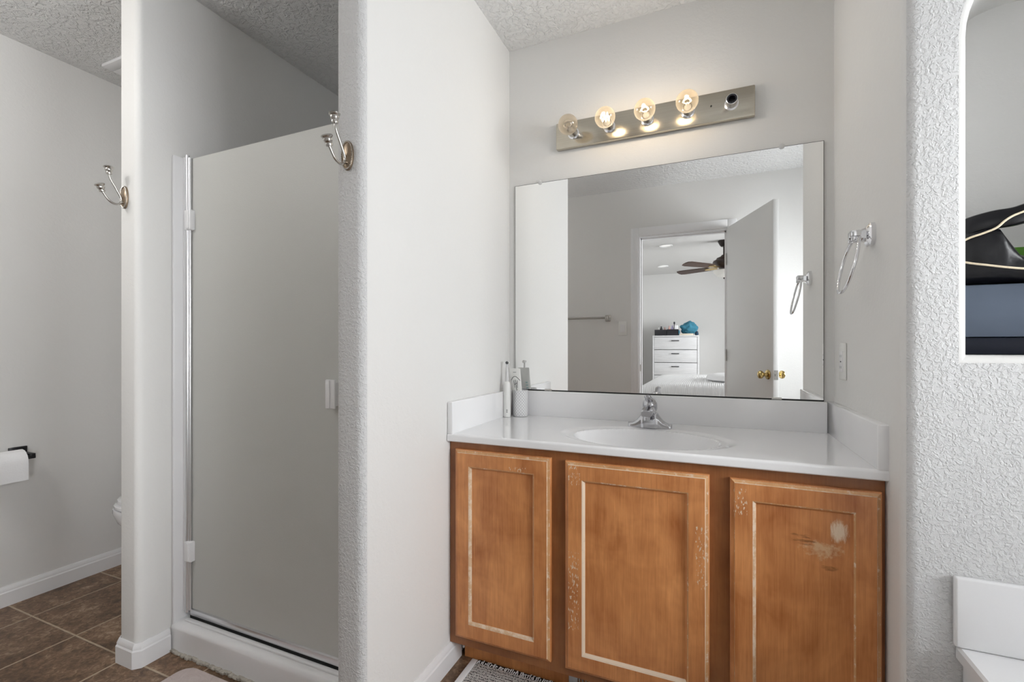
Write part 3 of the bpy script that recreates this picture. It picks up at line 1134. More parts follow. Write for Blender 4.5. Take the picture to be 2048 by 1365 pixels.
def cab_door(x0, x1, z0, z1, mat, heavy):
    """framed door with recessed flat panel; mat 0 wood, 1 and 2 worn edges with window light painted in"""
    bm = new()
    yb, yf = cy - .001, cy - .020
    st = 0.054

    def loop(dx, y, dz=None):
        dz = dx if dz is None else dz
        return [Vector((x0 + dx, y, z0 + dz)), Vector((x1 - dx, y, z0 + dz)), Vector((x1 - dx, y, z1 - dz)), Vector((x0 + dx, y, z1 - dz))]
    spec = [(0, yb), (0, yf + .008), (.003, yf + .0055), (.010, yf + .0030), (.0115, yf), (st, yf), (st + .004, yf + .002), (st + .0085, yf + .009), (st + .0095, yf + .0098)]
    R = [[bm.verts.new(p) for p in loop(a, b_)] for a, b_ in spec]
    for i, (A, B) in enumerate(zip(R[:-1], R[1:])):
        for k in range(4):                                            # k: 0 bottom, 1 right, 2 top, 3 left
            f = bm.faces.new((A[k], A[(k + 1) % 4], B[(k + 1) % 4], B[k]))
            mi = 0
            if i == 2 and k in (1, 2):  # outer top and right bevels paler, window light painted with the wear
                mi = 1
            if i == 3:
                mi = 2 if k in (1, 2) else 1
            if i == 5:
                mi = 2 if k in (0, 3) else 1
            if i == 6 and k in (0, 3):  # inner bottom and left bevels: wear plus painted light from upper right
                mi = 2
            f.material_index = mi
    bm.faces.new(R[0]).material_index = 0
    d = obj('door', bm, [mat, 'worn_lit_edge', heavy], van, smooth=20)
    bm = new()
    px0, px1, pz0, pz1 = x0 + st + .0093, x1 - st - .0093, z0 + st + .0093, z1 - st - .0093
    q = [bm.verts.new(p) for p in ((px0, yf + .0099, pz0), (px1, yf + .0099, pz0), (px1, yf + .0099, pz1), (px0, yf + .0099, pz1))]
    q2 = [bm.verts.new(v.co + Vector((0, .005, 0))) for v in q]
    bm.faces.new(q); bm.faces.new(q2)
    for k in range(4):
        bm.faces.new((q[k], q[(k + 1) % 4], q2[(k + 1) % 4], q2[k]))
    obj('panel', bm, mat, d)
    # fine joints between rails and stiles
    for xx in (x0 + st, x1 - st):
        for za, zb in ((z0 + .012, z0 + st), (z1 - st, z1 - .012)):
            bm = new()
            box(bm, xx - .0005, xx + .0005, yf - .0002, yf + .001, za, zb)
            obj('joint', bm, mat, d)
    return d


cab_door(-.807, -.463, .117, .760, 'maple_door_a', 'rubbed_lit_edge')
cab_door(-.416, -.004, .112, .757, 'maple_door_b', 'bare_lit_edge')
cab_door(.047, .381, .112, .755, 'maple_door_c', 'rubbed_lit_edge')

# toe-kick heat register
rg = thing('floor_register', 'grey metal heat register set in the toe kick under the middle door', 'vent', (-.28, 1.464, .02))
bm = new()
for a, b_, c, d in ((-.425, -.395, .004, .078), (-.155, -.125, .004, .078), (-.395, -.155, .004, .012), (-.395, -.155, .068, .078)):
    box(bm, a, b_, 1.456, 1.4635, c, d, bev=.002)
obj('frame', bm, 'aluminium', rg)
for k in range(22):
    x = -.392 + k * .0108
    bm = new(); box(bm, x, x + .004, 1.458, 1.463, .012, .068); obj('fin', bm, 'satin_nickel', rg)

# countertop with moulded oval basin
ct = thing('countertop', 'glossy white cultured marble countertop with moulded oval basin', 'countertop', ((XL + XR) / 2, 1.65, CT))
ZT = 0.811
FX0, FX1, FY0, FY1 = XL + .002, XR + .012, 1.378, YB - .001
scx, scy = -0.207, 1.590


def top_z(x, y):
    dx, dy = x - scx, y - scy
    ro_ = math.hypot(dx / .283, dy / .190)
    ri = math.hypot(dx / .232, dy / .166)
    z = ZT
    if ro_ < 1.0:
        t_ = min(1, (1 - ro_) / .11)
        z -= .0055 * t_ * t_ * (3 - 2 * t_)
    if ri < 1.0:
        s = 1 - ri ** 2.6
        z -= .125 * (s ** 0.8) + .0
    return z


bm = new()
xs = [FX0 + (FX1 - FX0) * i / 260 for i in range(261)]
ys = [FY0 + .008 + (FY1 - FY0 - .008) * j / 130 for j in range(131)]
G = [[bm.verts.new((x, y, top_z(x, y))) for x in xs] for y in ys]
for j in range(130):
    for i in range(260):
        bm.faces.new((G[j][i], G[j][i + 1], G[j + 1][i + 1], G[j + 1][i]))
lip = [(FY0 + .008 - .008 * math.sin(a), ZT - .008 + .008 * math.cos(a)) for a in (H90 * k / 6 for k in range(1, 7))] + [(FY0, CT + .004), (FY0 + .003, CT + .001), (FY0 + .022, CT + .001), (FY0 + .022, CT + .001)]
prev = G[0]
for (y, z) in lip[:-1]:
    cur = [bm.verts.new((x, y, z)) for x in (xs[0], *xs[1:-1], xs[-1])]
    for i in range(260):
        bm.faces.new((prev[i], cur[i], cur[i + 1], prev[i + 1]))
    prev = cur
# right and left returns
for i_, x in ((0, FX0), (260, FX1)):
    lo = bm.verts.new((x, FY1, CT + .001))
    col_ = [G[j][i_] for j in range(131)]
    fr_ = prev[i_]
    bm.faces.new(col_ + [lo, fr_])
obj('slab', bm, 'marble_white', ct, smooth=35)
bm = new(); box(bm, XL + .0225, XR - .0225, YB - .021, YB - .001, ZT - .002, .919, bev=.004, seg=3); obj('backsplash', bm, 'marble_white', ct)
for xa, xb in ((XL + .001, XL + .022), (XR - .022, XR + .011)):
    bm = new(); box(bm, xa, xb, FY0 + .002, YB - .001, ZT - .002, .9205, bev=.004, seg=3); obj('side_splash', bm, 'marble_white', ct)
bm = new()
lathe(bm, [(0, .004), (.012, .004), (.016, .002), (.022, .003), (.025, .001), (.025, -.003), (0, -.003)], 24, origin=(scx, scy, ZT - .122))
obj('drain', bm, 'chrome', ct)

# faucet: 4-inch centreset with single lever
fx, fy = -.210, 1.792
fa = thing('faucet', 'chrome single lever bathroom faucet behind the basin', 'faucet', (fx, fy, ZT))
bm = new()
rings = []
for u in [(-1 + 2 * k / 40) for k in range(41)]:
    x = fx + .079 * u
    au = abs(u)
    hw = .023 * (1 - .25 * au ** 3) * (1 if au < .93 else math.sqrt(max(0.02, 1 - ((au - .93) / .07) ** 2 * .9)))
    h = .054 if au < .34 else .014 + .040 * ((1 - au) / .66) ** 2.3
    hw *= 1.12 if au < .34 else 1.0
    r_ = []
    for (p, q) in ((-1, 0), (-1, .55), (-.86, .86), (-.5, 1), (.5, 1), (.86, .86), (1, .55), (1, 0)):
        r_.append(Vector((x, fy + hw * p, ZT + h * q)))
    rings.append(r_)
loft(bm, rings)
obj('base', bm, 'dark_chrome', fa, smooth=50)
bm = new()                                                            # cast spout body rising and reaching forward
rings = []
for (y, z, w, h) in ((fy + .012, ZT + .030, .024, .030), (fy + .004, ZT + .052, .022, .026), (fy - .018, ZT + .066, .0215, .019), (fy - .048, ZT + .069, .0205, .0145), (fy - .082, ZT + .066, .0200, .0130), (fy - .100, ZT + .063, .0195, .0125), (fy - .106, ZT + .062, .017, .010)):
    r_ = []
    for k in range(20):
        a = 2 * PI * k / 20
        c_1, s_1 = math.cos(a), math.sin(a)
        r_.append(Vector((fx + w * math.copysign(abs(c_1) ** .55, c_1), y, z + h * math.copysign(abs(s_1) ** .55, s_1))))
    rings.append(r_)
loft(bm, rings)
obj('spout', bm, 'dark_chrome', fa, smooth=50)
bm = new(); lathe(bm, [(0, 0), (.0115, 0), (.012, .004), (.012, .016), (0, .016)], 22, origin=(fx, fy - .092, ZT + .038)); obj('aerator', bm, 'dark_chrome', fa)
bm = new()                                                            # dome and lever
lathe(bm, [(.023, .060), (.0265, .070), (.0265, .086), (.023, .100), (.015, .109), (.007, .113), (0, .114)], 28, origin=(fx, fy + .002, ZT))
rings = []
for (y, z, w, h) in ((fy + .004, ZT + .094, .0150, .010), (fy - .018, ZT + .100, .0135, .0085), (fy - .040, ZT + .1085, .0120, .0065), (fy - .054, ZT + .1155, .0130, .0080), (fy - .066, ZT + .119, .0125, .0085), (fy - .072, ZT + .121, .006, .0045)):
    r_ = []
    for k in range(18):
        a = 2 * PI * k / 18
        r_.append(Vector((fx + w * math.cos(a), y, z + h * math.sin(a))))
    rings.append(r_)
loft(bm, rings)
obj('lever', bm, 'dark_chrome', fa, smooth=50)
bm = new(); lathe(bm, [(0, 0), (.0035, 0), (.0035, .030), (.0055, .032), (.0055, .038), (0, .039)], 14, origin=(fx, fy + .026, ZT + .035)); obj('lift_rod', bm, 'dark_chrome', fa)

# ---- things on the counter
tb = thing('electric_toothbrush', 'slim white electric toothbrush standing beside the cup', 'electric toothbrush', (-.803, 1.812, ZT))
bx, by = -.801, 1.812
bm = new(); lathe(bm, [(0, .001), (.0145, .001), (.0155, .004), (.0158, .06), (.0152, .12), (.014, .140), (.0115, .149), (.009, .152), (0, .152)], 28, origin=(bx, by, ZT)); obj('handle', bm, 'white_plastic', tb)
bm = new(); lathe(bm, [(.0085, .152), (.0082, .160), (.0065, .185), (.0045, .205), (.0038, .226), (0, .227)], 20, origin=(bx, by, ZT)); obj('neck', bm, 'clear_plastic', tb)
bm = new(); lathe(bm, [(0, 0), (.0068, 0), (.0075, .002), (.0068, .006), (.0068, .012), (0, .012)], 18, origin=(bx, by + .003, ZT + .232), axis='Y'); obj('brush_head', bm, 'white_plastic', tb)
bm = new()
for k in range(9):
    a = 2 * PI * k / 9
    tube(bm, [(bx + .0045 * math.cos(a), by + .003, ZT + .232 + .0045 * math.sin(a)), (bx + .0045 * math.cos(a), by - .006, ZT + .232 + .0045 * math.sin(a))], .0013, 6)
obj('bristles', bm, 'grey_print', tb)
bm = new(); box(bm, bx + .003, bx + .009, by - .0159, by - .0145, ZT + .030, ZT + .0325); box(bm, bx + .003, bx + .009, by - .0159, by - .0145, ZT + .023, ZT + .0255); obj('indicator_marks', bm, 'grey_print', tb)

cpx, cpy = -.757, 1.858
cup = tag(obj('toothbrush_cup', (lambda b: (lathe(b, [(0, .001), (.029, .001), (.031, .004), (.0315, .02), (.0315, .112), (.030, .1135), (.0285, .112), (.0285, .008), (0, .008)], 40), b)[1])(new()), 'diamond_ceramic', loc=(cpx, cpy, ZT)),
          'white ceramic cup with embossed diamond pattern on the counter', 'cup')
tp = thing('toothpaste_tube', 'white toothpaste tube standing in the diamond pattern cup', 'toothpaste', (cpx, cpy, ZT + .01))
bm = new()
rings = []
zt0, zt1 = ZT + .034, ZT + .206
for k in range(15):
    u = k / 14
    z = zt0 + (zt1 - zt0) * u
    a = .0185 + .0085 * u
    b_ = .0165 * (1 - u) ** .8 + .0012
    rings.append([Vector((cpx - .030 + .028 * (1 - u) * .9 + a * math.cos(2 * PI * i / 28), cpy - .002 + .004 * u + b_ * math.sin(2 * PI * i / 28), z)) for i in range(28)])
loft(bm, rings)
obj('tube', bm, 'white_plastic', tp)
bm = new(); lathe(bm, [(0, 0), (.0125, 0), (.0125, .022), (.016, .025), (0, .025)], 20, origin=(cpx - .004, cpy - .002, ZT + .010)); obj('cap', bm, 'white_plastic', tp)
bm = new()


def on_tube(sx, u):
    """point just off the tube's camera-side face"""
    a = .0185 + .0085 * u
    b_ = .0165 * (1 - u) ** .8 + .0012
    cxx = cpx - .030 + .028 * (1 - u) * .9
    s = max(-.98, min(.98, sx))
    return Vector((cxx + a * s, cpy - .002 + .004 * u - b_ * math.sqrt(1 - s * s) - .0006, zt0 + (zt1 - zt0) * u))


tube(bm, [on_tube(-.85 + 1.7 * k / 12, .70 + .10 * math.sin(PI * k / 12)) for k in range(13)], .0011, 6)
for (a0, a1) in (((-.3, .70), (-.2, .52)), ((.0, .72), (.12, .50)), ((.35, .70), (.3, .52)), ((-.2, .60), (.3, .64)), ((.1, .5), (.35, .40)), ((.3, .40), (.1, .30)), ((-.05, .38), (.25, .28))):
    tube(bm, [on_tube(a0[0] + (a1[0] - a0[0]) * k / 5, a0[1] + (a1[1] - a0[1]) * k / 5) for k in range(6)], .0010, 6)
tube(bm, [on_tube(-.25 + .5 * k / 5, .905) for k in range(6)], .0009, 6)
obj('print', bm, 'grey_print', tp)
bm = new()
for k in range(4):
    u = .40 + k * .07
    p = on_tube(.55 - k * .05, u)
    p2 = Vector((p.x, 2 * (cpy + .001) - p.y + .0012, p.z))
    box(bm, p2.x - .006, p2.x + .004, p2.y - .0006, p2.y + .0006, p2.z - .0025, p2.z + .0025)
obj('back_print', bm, 'teal_print', tp)

# ================================================================== MIRROR, LIGHT BAR
mr = thing('wall_mirror', 'large frameless mirror above the vanity counter', 'mirror', (-.224, YB, .92))
mx0, mx1, mz0, mz1 = -.807, .3615, .9225, 1.830
bm = new()
vs = box(bm, mx0, mx1, YB - .0065, YB - .0015, mz0, mz1, mi=1)
for f in list(bm.faces):
    f.normal_update()
    if f.normal.y < -.9:
        bmesh.ops.inset_region(bm, faces=[f], thickness=.0022)
        f.material_index = 0
obj('glass', bm, ['mirror_glass', 'mirror_edge'], mr, smooth=0)
for x, z, up in ((-.688, mz1, 1), (.233, mz1, 1)):
    bm = new(); lathe(bm, [(0, -.012), (.006, -.012), (.0095, -.010), (.0095, -.0065), (.005, -.006), (.005, -.001), (0, -.001)], 20, origin=(x, YB, z + .001), axis='Y'); obj('clip', bm, 'clear_plastic', mr)
for x in (-.650, .217):
    bm = new(); box(bm, x - .016, x + .016, YB - .010, YB - .0066, mz0 - .002, mz0 + .005, bev=.001, seg=1); box(bm, x - .016, x + .016, YB - .0066, YB - .001, mz0 - .0025, mz0 - .0005); obj('clip', bm, 'satin_nickel', mr)
bm = new(); box(bm, mx0, mx1, YB - .0060, YB - .0005, mz0 - .0032, mz0 - .0002); obj('channel', bm, 'black_gap', mr)

lb = thing('vanity_light', 'brushed nickel light bar with four globe bulbs and one empty socket', 'light fixture', (-.231, YB, 2.0))
lx0, lx1, lz0, lz1 = -.609, .147, 1.953, 2.064
ly = YB - .026
bm = new()
box(bm, lx0, lx1, ly, YB - .001, lz0, lz1, bev=.0035, seg=2)
obj('backplate', bm, 'brushed_nickel', lb)
bm = new(); lathe(bm, [(0, -.002), (.003, -.002), (.003, .001), (0, .001)], 12, origin=(0.0, ly, 2.014), axis='Y'); obj('screw', bm, 'dark_metal', lb)
sock_x = [-.531, -.381, -.231, -.081, .069]
for i, x in enumerate(sock_x):
    bm = new()
    lathe(bm, [(.024, 0), (.024, -.003), (.0195, -.005), (.0195, -.040), (.0175, -.041), (.0165, -.038), (.0165, -.010), (0, -.010)], 28, origin=(x, ly, 2.008), axis='Y')
    so = obj('socket', bm, 'aluminium' if i == 4 else 'chrome', lb)
    bm = new(); lathe(bm, [(0, -.012), (.0160, -.012), (.0160, -.0405), (.0120, -.0405), (.0120, -.016), (.004, -.016), (.004, -.022), (0, -.022)], 24, origin=(x, ly, 2.008), axis='Y'); obj('socket_liner', bm, 'black_plastic', so)
    if i == 4:
        continue
    bcy = ly - .086
    bm = new()
    rg_ = .0395
    pr = [(.0130, -.034), (.0135, -.042)]
    for k in range(18):
        a = math.radians(28 + (180 - 28) * k / 17)
        pr.append((rg_ * math.sin(a), -.086 + rg_ * math.cos(a)))
    pr[-1] = (0, pr[-1][1])
    lathe(bm, pr, 36, origin=(x, ly, 2.008), axis='Y')
    bl = obj('bulb', bm, 'globe_unlit' if i == 0 else 'globe_lit', lb)
    bm = new()
    lathe(bm, [(0, -.036), (.0125, -.036), (.0125, -.044), (.006, -.052), (.0045, -.070), (.002, -.074), (0, -.074)], 16, origin=(x, ly, 2.008), axis='Y')
    obj('stem', bm, 'chrome' if i == 0 else 'clear_plastic', bl)
    bm = new()
    if i == 1:
        pts = [(x - .018 + .036 * k / 24, bcy + .004 * math.sin(k), 2.008 + .016 * math.sin(k * PI / 4)) for k in range(25)]
        tube(bm, pts, .0022, 8)
    else:
        pts = [(x + .013 * math.cos(PI * k / 10), bcy + .002, 2.006 + .013 * math.sin(PI * k / 10)) for k in range(11)]
        tube(bm, pts, .0028, 8)
        tube(bm, [(x - .013, bcy + .002, 2.006), (x - .003, bcy + .016, 2.006)], .0012, 6); tube(bm, [(x + .013, bcy + .002, 2.006), (x + .003, bcy + .016, 2.006)], .0012, 6)
    obj('filament', bm, 'satin_nickel' if i == 0 else ('filament_white' if i == 1 else 'filament'), bl)
    if i > 0:
        pl = bpy.data.lights.new('bulb_light', 'POINT')
        pl.energy = 0.34
        pl.color = (1.0, .95, .89)
        pl.shadow_soft_size = .02
        po = bpy.data.objects.new('bulb_light', pl)
        COL.objects.link(po)
        po.parent = lb
        po.location = Vector((x, bcy - .055, 2.008)) - Vector(lb.location)

# ================================================================== RIGHT ALCOVE WALL
tr = thing('towel_ring', 'chrome towel ring on the wall right of the mirror', 'towel ring', (XR, 1.50, 1.405))
ryc, rzc = 1.497, 1.405
bm = new()
rings = []
for (x, hy, hz_) in ((XR, .025, .029), (XR - .010, .025, .029), (XR - .013, .022, .026), (XR - .018, .014, .018), (XR - .030, .011, .0135)):
    rings.append([Vector((x, ryc + sy * hy, rzc + sz * hz_)) for sy, sz in ((-1, -.6), (-1, .6), (-.6, 1), (.6, 1), (1, .6), (1, -.6), (.6, -1), (-.6, -1))])
loft(bm, rings)
obj('mount', bm, 'chrome', tr, smooth=25)
bm = new()
box(bm, XR - .052, XR - .029, ryc - .017, ryc + .017, rzc - .004, rzc + .013, bev=.003)
box(bm, XR - .052, XR - .029, ryc - .017, ryc - .011, rzc - .016, rzc - .004, bev=.0015); box(bm, XR - .052, XR - .029, ryc + .011, ryc + .017, rzc - .016, rzc - .004, bev=.0015)
obj('bracket', bm, 'chrome', tr)
bm = new()
ctrl = []
for (yy, zz) in ((-.022, 0), (.022, 0), (.056, -.022), (.070, -.062), (.060, -.104), (.028, -.136), (-.028, -.136), (-.060, -.104), (-.070, -.062), (-.056, -.022)):
    ctrl.append((XR - .040 + zz * .22, ryc + yy, rzc - .010 + zz))
tube(bm, spline(ctrl, 4, True), .0042, 10, closed=True)
obj('ring', bm, 'chrome', tr, smooth=60)

ot = thing('wall_outlet', 'white outlet on the alcove wall under the towel ring', 'outlet', (XR, 1.79, 1.06))
bm = new(); box(bm, XR - .006, XR - .0005, 1.752, 1.826, 1.004, 1.122, bev=.0025); obj('plate', bm, 'white_plastic', ot)
bm = new(); box(bm, XR - .009, XR - .005, 1.772, 1.806, 1.030, 1.096, bev=.001); obj('receptacle', bm, 'trim_white', ot)
bm = new()
for z in (1.044, 1.080):
    box(bm, XR - .0093, XR - .0088, 1.781, 1.783, z - .004, z + .004); box(bm, XR - .0093, XR - .0088, 1.795, 1.797, z - .004, z + .004)
box(bm, XR - .0095, XR - .0088, 1.783, 1.795, 1.060, 1.064)
obj('slots', bm, 'grey_print', ot)

# ================================================================== NICHE CONTENTS
bn = thing('storage_bin', 'slate grey storage bin with dark base standing in the arched niche', 'storage bin', (.71, 1.49, NZ0))
bm = new(); box(bm, .517, .900, 1.425, 1.560, NZ0 + .041, 1.254, bev=.004); obj('body', bm, 'bin_grey', bn)
bm = new(); box(bm, .515, .902, 1.422, 1.562, NZ0 + .001, NZ0 + .040, bev=.003); obj('base', bm, 'bin_base', bn)
bg_ = thing('leather_bag', 'glossy black leather bag with cream piping on the slate bin', 'bag', (.71, 1.49, 1.255))
bm = new()


def bag_ring(x, zlo, zhi, ylo, yhi, n=20):
    out = []
    for k in range(n):
        a = 2 * PI * k / n
        c, s = math.cos(a), math.sin(a)
        out.append(Vector((x, (ylo + yhi) / 2 + (yhi - ylo) / 2 * math.copysign(abs(c) ** .6, c), (zlo + zhi) / 2 + (zhi - zlo) / 2 * math.copysign(abs(s) ** .6, s))))
    return out


# body: lumpy, taller at the left where the strap rises
S = [(.520, 1.256, 1.300, 1.46, 1.52), (.528, 1.256, 1.370, 1.44, 1.53), (.550, 1.256, 1.392, 1.425, 1.54), (.585, 1.256, 1.398, 1.415, 1.545), (.612, 1.256, 1.392, 1.415, 1.545), (.632, 1.256, 1.355, 1.42, 1.545), (.648, 1.256, 1.322, 1.42, 1.54),
     (.680, 1.256, 1.308, 1.42, 1.54), (.76, 1.256, 1.306, 1.42, 1.54), (.84, 1.256, 1.315, 1.43, 1.535), (.880, 1.258, 1.300, 1.45, 1.52)]
loft(bm, [bag_ring(*s) for s in S])
bmesh.ops.subdivide_edges(bm, edges=[e for e in bm.edges if not any(len(f.verts) > 4 for f in e.link_faces)], cuts=1, use_grid_fill=True)
for v in bm.verts:
    d = mnoise.noise(Vector(v.co) * 22) * .006 + mnoise.noise(Vector(v.co) * 50) * .0025
    if v.co.z > 1.27:
        v.co += Vector((0, d - .003, d))
obj('body', bm, 'black_leather', bg_, smooth=70)
bm = new()
pts = spline([(.535, 1.455, 1.372), (.56, 1.44, 1.392), (.60, 1.43, 1.403), (.64, 1.43, 1.408), (.70, 1.44, 1.425), (.78, 1.46, 1.42), (.84, 1.48, 1.37), (.865, 1.49, 1.30)], 6)
prof = [(1.0, .25), (.8, .5), (-.8, .5), (-1, .25), (-1, -.25), (-.8, -.5), (.8, -.5), (1, -.25)]
tube(bm, pts, .021, 8, prof=prof)
obj('strap', bm, 'black_leather', bg_, smooth=60)
bm = new()
tube(bm, spline([(.524, 1.432, 1.342), (.550, 1.416, 1.361), (.575, 1.408, 1.370), (.597, 1.405, 1.380), (.615, 1.408, 1.397), (.640, 1.414, 1.411), (.70, 1.42, 1.43), (.78, 1.44, 1.425)], 6), .0024, 8)
tube(bm, spline([(.524, 1.430, 1.318), (.553, 1.413, 1.304), (.580, 1.404, 1.296), (.615, 1.402, 1.288), (.655, 1.406, 1.283), (.72, 1.41, 1.282), (.80, 1.415, 1.285)], 6), .0024, 8)
obj('piping', bm, 'cream_piping', bg_)
bm = new(); lathe(bm, [(0, 0), (.030, .0), (.036, .02), (.036, .080), (.03, .090), (0, .092)], 20, origin=(.735, 1.556 - .0, 1.256))
bm.free()
bm = new(); loft(bm, [ellipse(.735, 1.5675, 1.256, .05, .005, 24, 3), ellipse(.735, 1.5675, 1.352, .05, .005, 24, 3), ellipse(.735, 1.5675, 1.358, .045, .004, 24, 3)])
tag(obj('green_card', bm, 'green_cloth'), 'small green card standing behind the black bag in the niche', 'card')

# ================================================================== BATHTUB
tub = thing('bathtub', 'white bathtub deck with low wall panel under the niche', 'bathtub', (1.05, .56, 0))
tx0, tx1, ty0, ty1, tz = .481, RX - .002, YF + .002, YN - .002, .470
bm = new()


def rrect(x0, x1, y0, y1, z, r, n=6):
    out = []
    for (cxx, cyy, a0) in ((x1 - r, y0 + r, -H90), (x1 - r, y1 - r, 0), (x0 + r, y1 - r, H90), (x0 + r, y0 + r, PI)):
        for k in range(n + 1):
            a = a0 + H90 * k / n
            out.append(Vector((cxx + r * math.cos(a), cyy + r * math.sin(a), z)))
    return out


L = [rrect(tx0 + .012, tx1, ty0, ty1, 0, .002), rrect(tx0 + .012, tx1, ty0, ty1, tz - .03, .002), rrect(tx0, tx1, ty0, ty1, tz - .026, .002), rrect(tx0, tx1, ty0, ty1, tz - .005, .002), rrect(tx0 + .005, tx1, ty0, ty1, tz, .002),
     rrect(tx0 + .16, tx1 - .10, ty0 + .12, ty1 - .12, tz, .22), rrect(tx0 + .175, tx1 - .115, ty0 + .135, ty1 - .135, tz - .012, .21), rrect(tx0 + .22, tx1 - .16, ty0 + .20, ty1 - .18, .18, .18), rrect(tx0 + .28, tx1 - .22, ty0 + .28, ty1 - .26, .11, .14)]
loft(bm, L, cap=False)
bm.verts.ensure_lookup_table()
bm.faces.new(bm.verts[-28:])
obj('basin', bm, 'marble_white', tub, smooth=35)
bm = new(); box(bm, tx0 - .006, tx1, YN - .017, YN - .0015, tz + .001, .6205, bev=.005, seg=3); obj('wall_panel', bm, 'marble_white', tub)
bm = new(); box(bm, tx1 - .015, tx1 + .0005, ty0, YN - .018, tz + .001, .6205, bev=.004); obj('end_panel', bm, 'marble_white', tub)

# ================================================================== RUG, MAT
rug = thing('bath_rug', 'black and white woven rug with fringe below the vanity', 'rug', (-.22, 1.2, 0))
bm = new(); box(bm, -.752, .33, .93, 1.438, .001, .009, bev=.003); obj('weave', bm, 'rug_weave', rug)
bm = new(); box(bm, -.776, -.7525, .935, 1.452, .001, .0095, bev=.0035); obj('border', bm, 'paper', rug)
bm = new(); box(bm, -.752, .33, 1.4385, 1.458, .001, .006); obj('fringe_backing', bm, 'black_gap', rug)
bm = new()
for k in range(150):
    x = -.748 + 1.074 * k / 149 + random.uniform(-.002, .002)
    l = random.uniform(.006, .022)
    tube(bm, [(x, 1.436, .008), (x + random.uniform(-.003, .003), 1.438 + l * .6, .011), (x + random.uniform(-.005, .005), 1.438 + l, .006)], .0017, 5)
fr_ = obj('fringe', bm, 'paper', rug)
fr_['kind'] = 'stuff'
bm = new()
o_ = rrect(-1.658, -.98, .55, 1.030, .001, .045, 8)
loft(bm, [o_, [p + Vector((0, 0, .010)) for p in o_], [Vector((p.x + (.004 if p.x < -1.3 else -.004), p.y + (.004 if p.y < .8 else -.004), .013)) for p in o_]])
tag(obj('bath_mat', bm, 'mat_weave'), 'pale pink bath mat in front of the shower curb', 'bath mat')

# ================================================================== WALL BEHIND THE CAMERA (seen in the mirror)
bar = thing('towel_bar', 'chrome towel bar on the wall left of the doorway, seen in the mirror', 'towel bar', (-1.12, YF, 1.363))
bm = new(); tube(bm, [(-1.43, YF + .062, 1.363), (-.815, YF + .062, 1.363)], .0095, 8); obj('bar', bm, 'satin_nickel', bar)
for x in (-1.43, -.815):
    bm = new(); box(bm, x - .024, x + .024, YF + .0005, YF + .012, 1.337, 1.389, bev=.003); box(bm, x - .013, x + .013, YF + .012, YF + .075, 1.348, 1.378, bev=.003); obj('post', bm, 'satin_nickel', bar)
sw = thing('light_switch', 'white light switch beside the doorway casing, seen in the mirror', 'light switch', (-.690, YF, 1.27))
bm = new(); box(bm, -.7265, -.6555, YF + .0005, YF + .006, 1.214, 1.332, bev=.002); obj('plate', bm, 'white_plastic', sw)
bm = new(); box(bm, -.710, -.672, YF + .0055, YF + .0085, 1.238, 1.308, bev=.001); box(bm, -.7075, -.6745, YF + .0075, YF + .011, 1.241, 1.305, bev=.001); obj('rocker', bm, 'trim_white', sw)

# ================================================================== BEDROOM (seen through the doorway in the mirror)
dr = thing('dresser', 'tall whitewashed chest of drawers against the bedroom wall', 'dresser', (-.55, -4.68, 0))
dx0, dx1, dyf, dyb = -.925, -.190, -4.46, BY + .003
DH = 1.318
bm = new()
box(bm, dx0, dx0 + .022, dyb, dyf, 0, DH - .022, bev=.002); box(bm, dx1 - .022, dx1, dyb, dyf, 0, DH - .022, bev=.002)
box(bm, dx0, dx1, dyb, dyf + .004, DH - .022, DH, bev=.002)
box(bm, dx0 + .022, dx1 - .022, dyb, dyb + .01, .03, DH - .022); box(bm, dx0 + .022, dx1 - .022, dyb + .01, dyf - .03, .04, .06)
box(bm, dx0 + .022, dx1 - .022, dyf - .03, dyf - .012, 0, .20)
obj('case', bm, 'whitewashed_wood', dr)
hh = (DH - .022 - .205) / 5
for k in range(5):
    z0 = .205 + hh * k
    bm = new(); box(bm, dx0 + .026, dx1 - .026, dyf - .42, dyf, z0 + .004, z0 + hh - .005, bev=.002)
    d = obj('drawer', bm, 'whitewashed_wood', dr)
    bm = new(); xm = (dx0 + dx1) / 2
    box(bm, xm - .062, xm + .062, dyf + .012, dyf + .022, z0 + hh * .66, z0 + hh * .66 + .014, bev=.002)
    box(bm, xm - .055, xm - .045, dyf + .0005, dyf + .012, z0 + hh * .66, z0 + hh * .66 + .012); box(bm, xm + .045, xm + .055, dyf + .0005, dyf + .012, z0 + hh * .66, z0 + hh * .66 + .012)
    obj('handle', bm, 'handle_black', d)


def tray(x0, x1, y0, y1, h, label):
    bm = new(); z = DH + .001
    box(bm, x0, x1, y0, y1, z, z + .004)
    for a, b_, c, d in ((x0, x1, y0, y0 + .004), (x0, x1, y1 - .004, y1), (x0, x0 + .004, y0 + .004, y1 - .004), (x1 - .004, x1, y0 + .004, y1 - .004)):
        box(bm, a, b_, c, d, z + .004, z + h)
    return tag(obj('organizer_box', bm, 'black_plastic'), label, 'organizer box', 'black organizer boxes on the dresser')


tray(-.895, -.705, -4.66, -4.48, .10, 'black organizer box at the dresser end away from the teal clothes')
tray(-.695, -.510, -4.66, -4.48, .105, 'black organizer box on the dresser next to the teal clothes')
DZ_ = DH + .006


def flask(x, y, r, h, mat, label, name='cosmetic_bottle'):
    bm = new(); lathe(bm, [(0, 0), (r, 0), (r, h * .72), (r * .5, h * .8), (r * .5, h), (0, h)], 14)
    return tag(obj(name, bm, mat, loc=(x, y, DZ_)), label, 'cosmetic bottle', 'cosmetics in the organizer boxes')


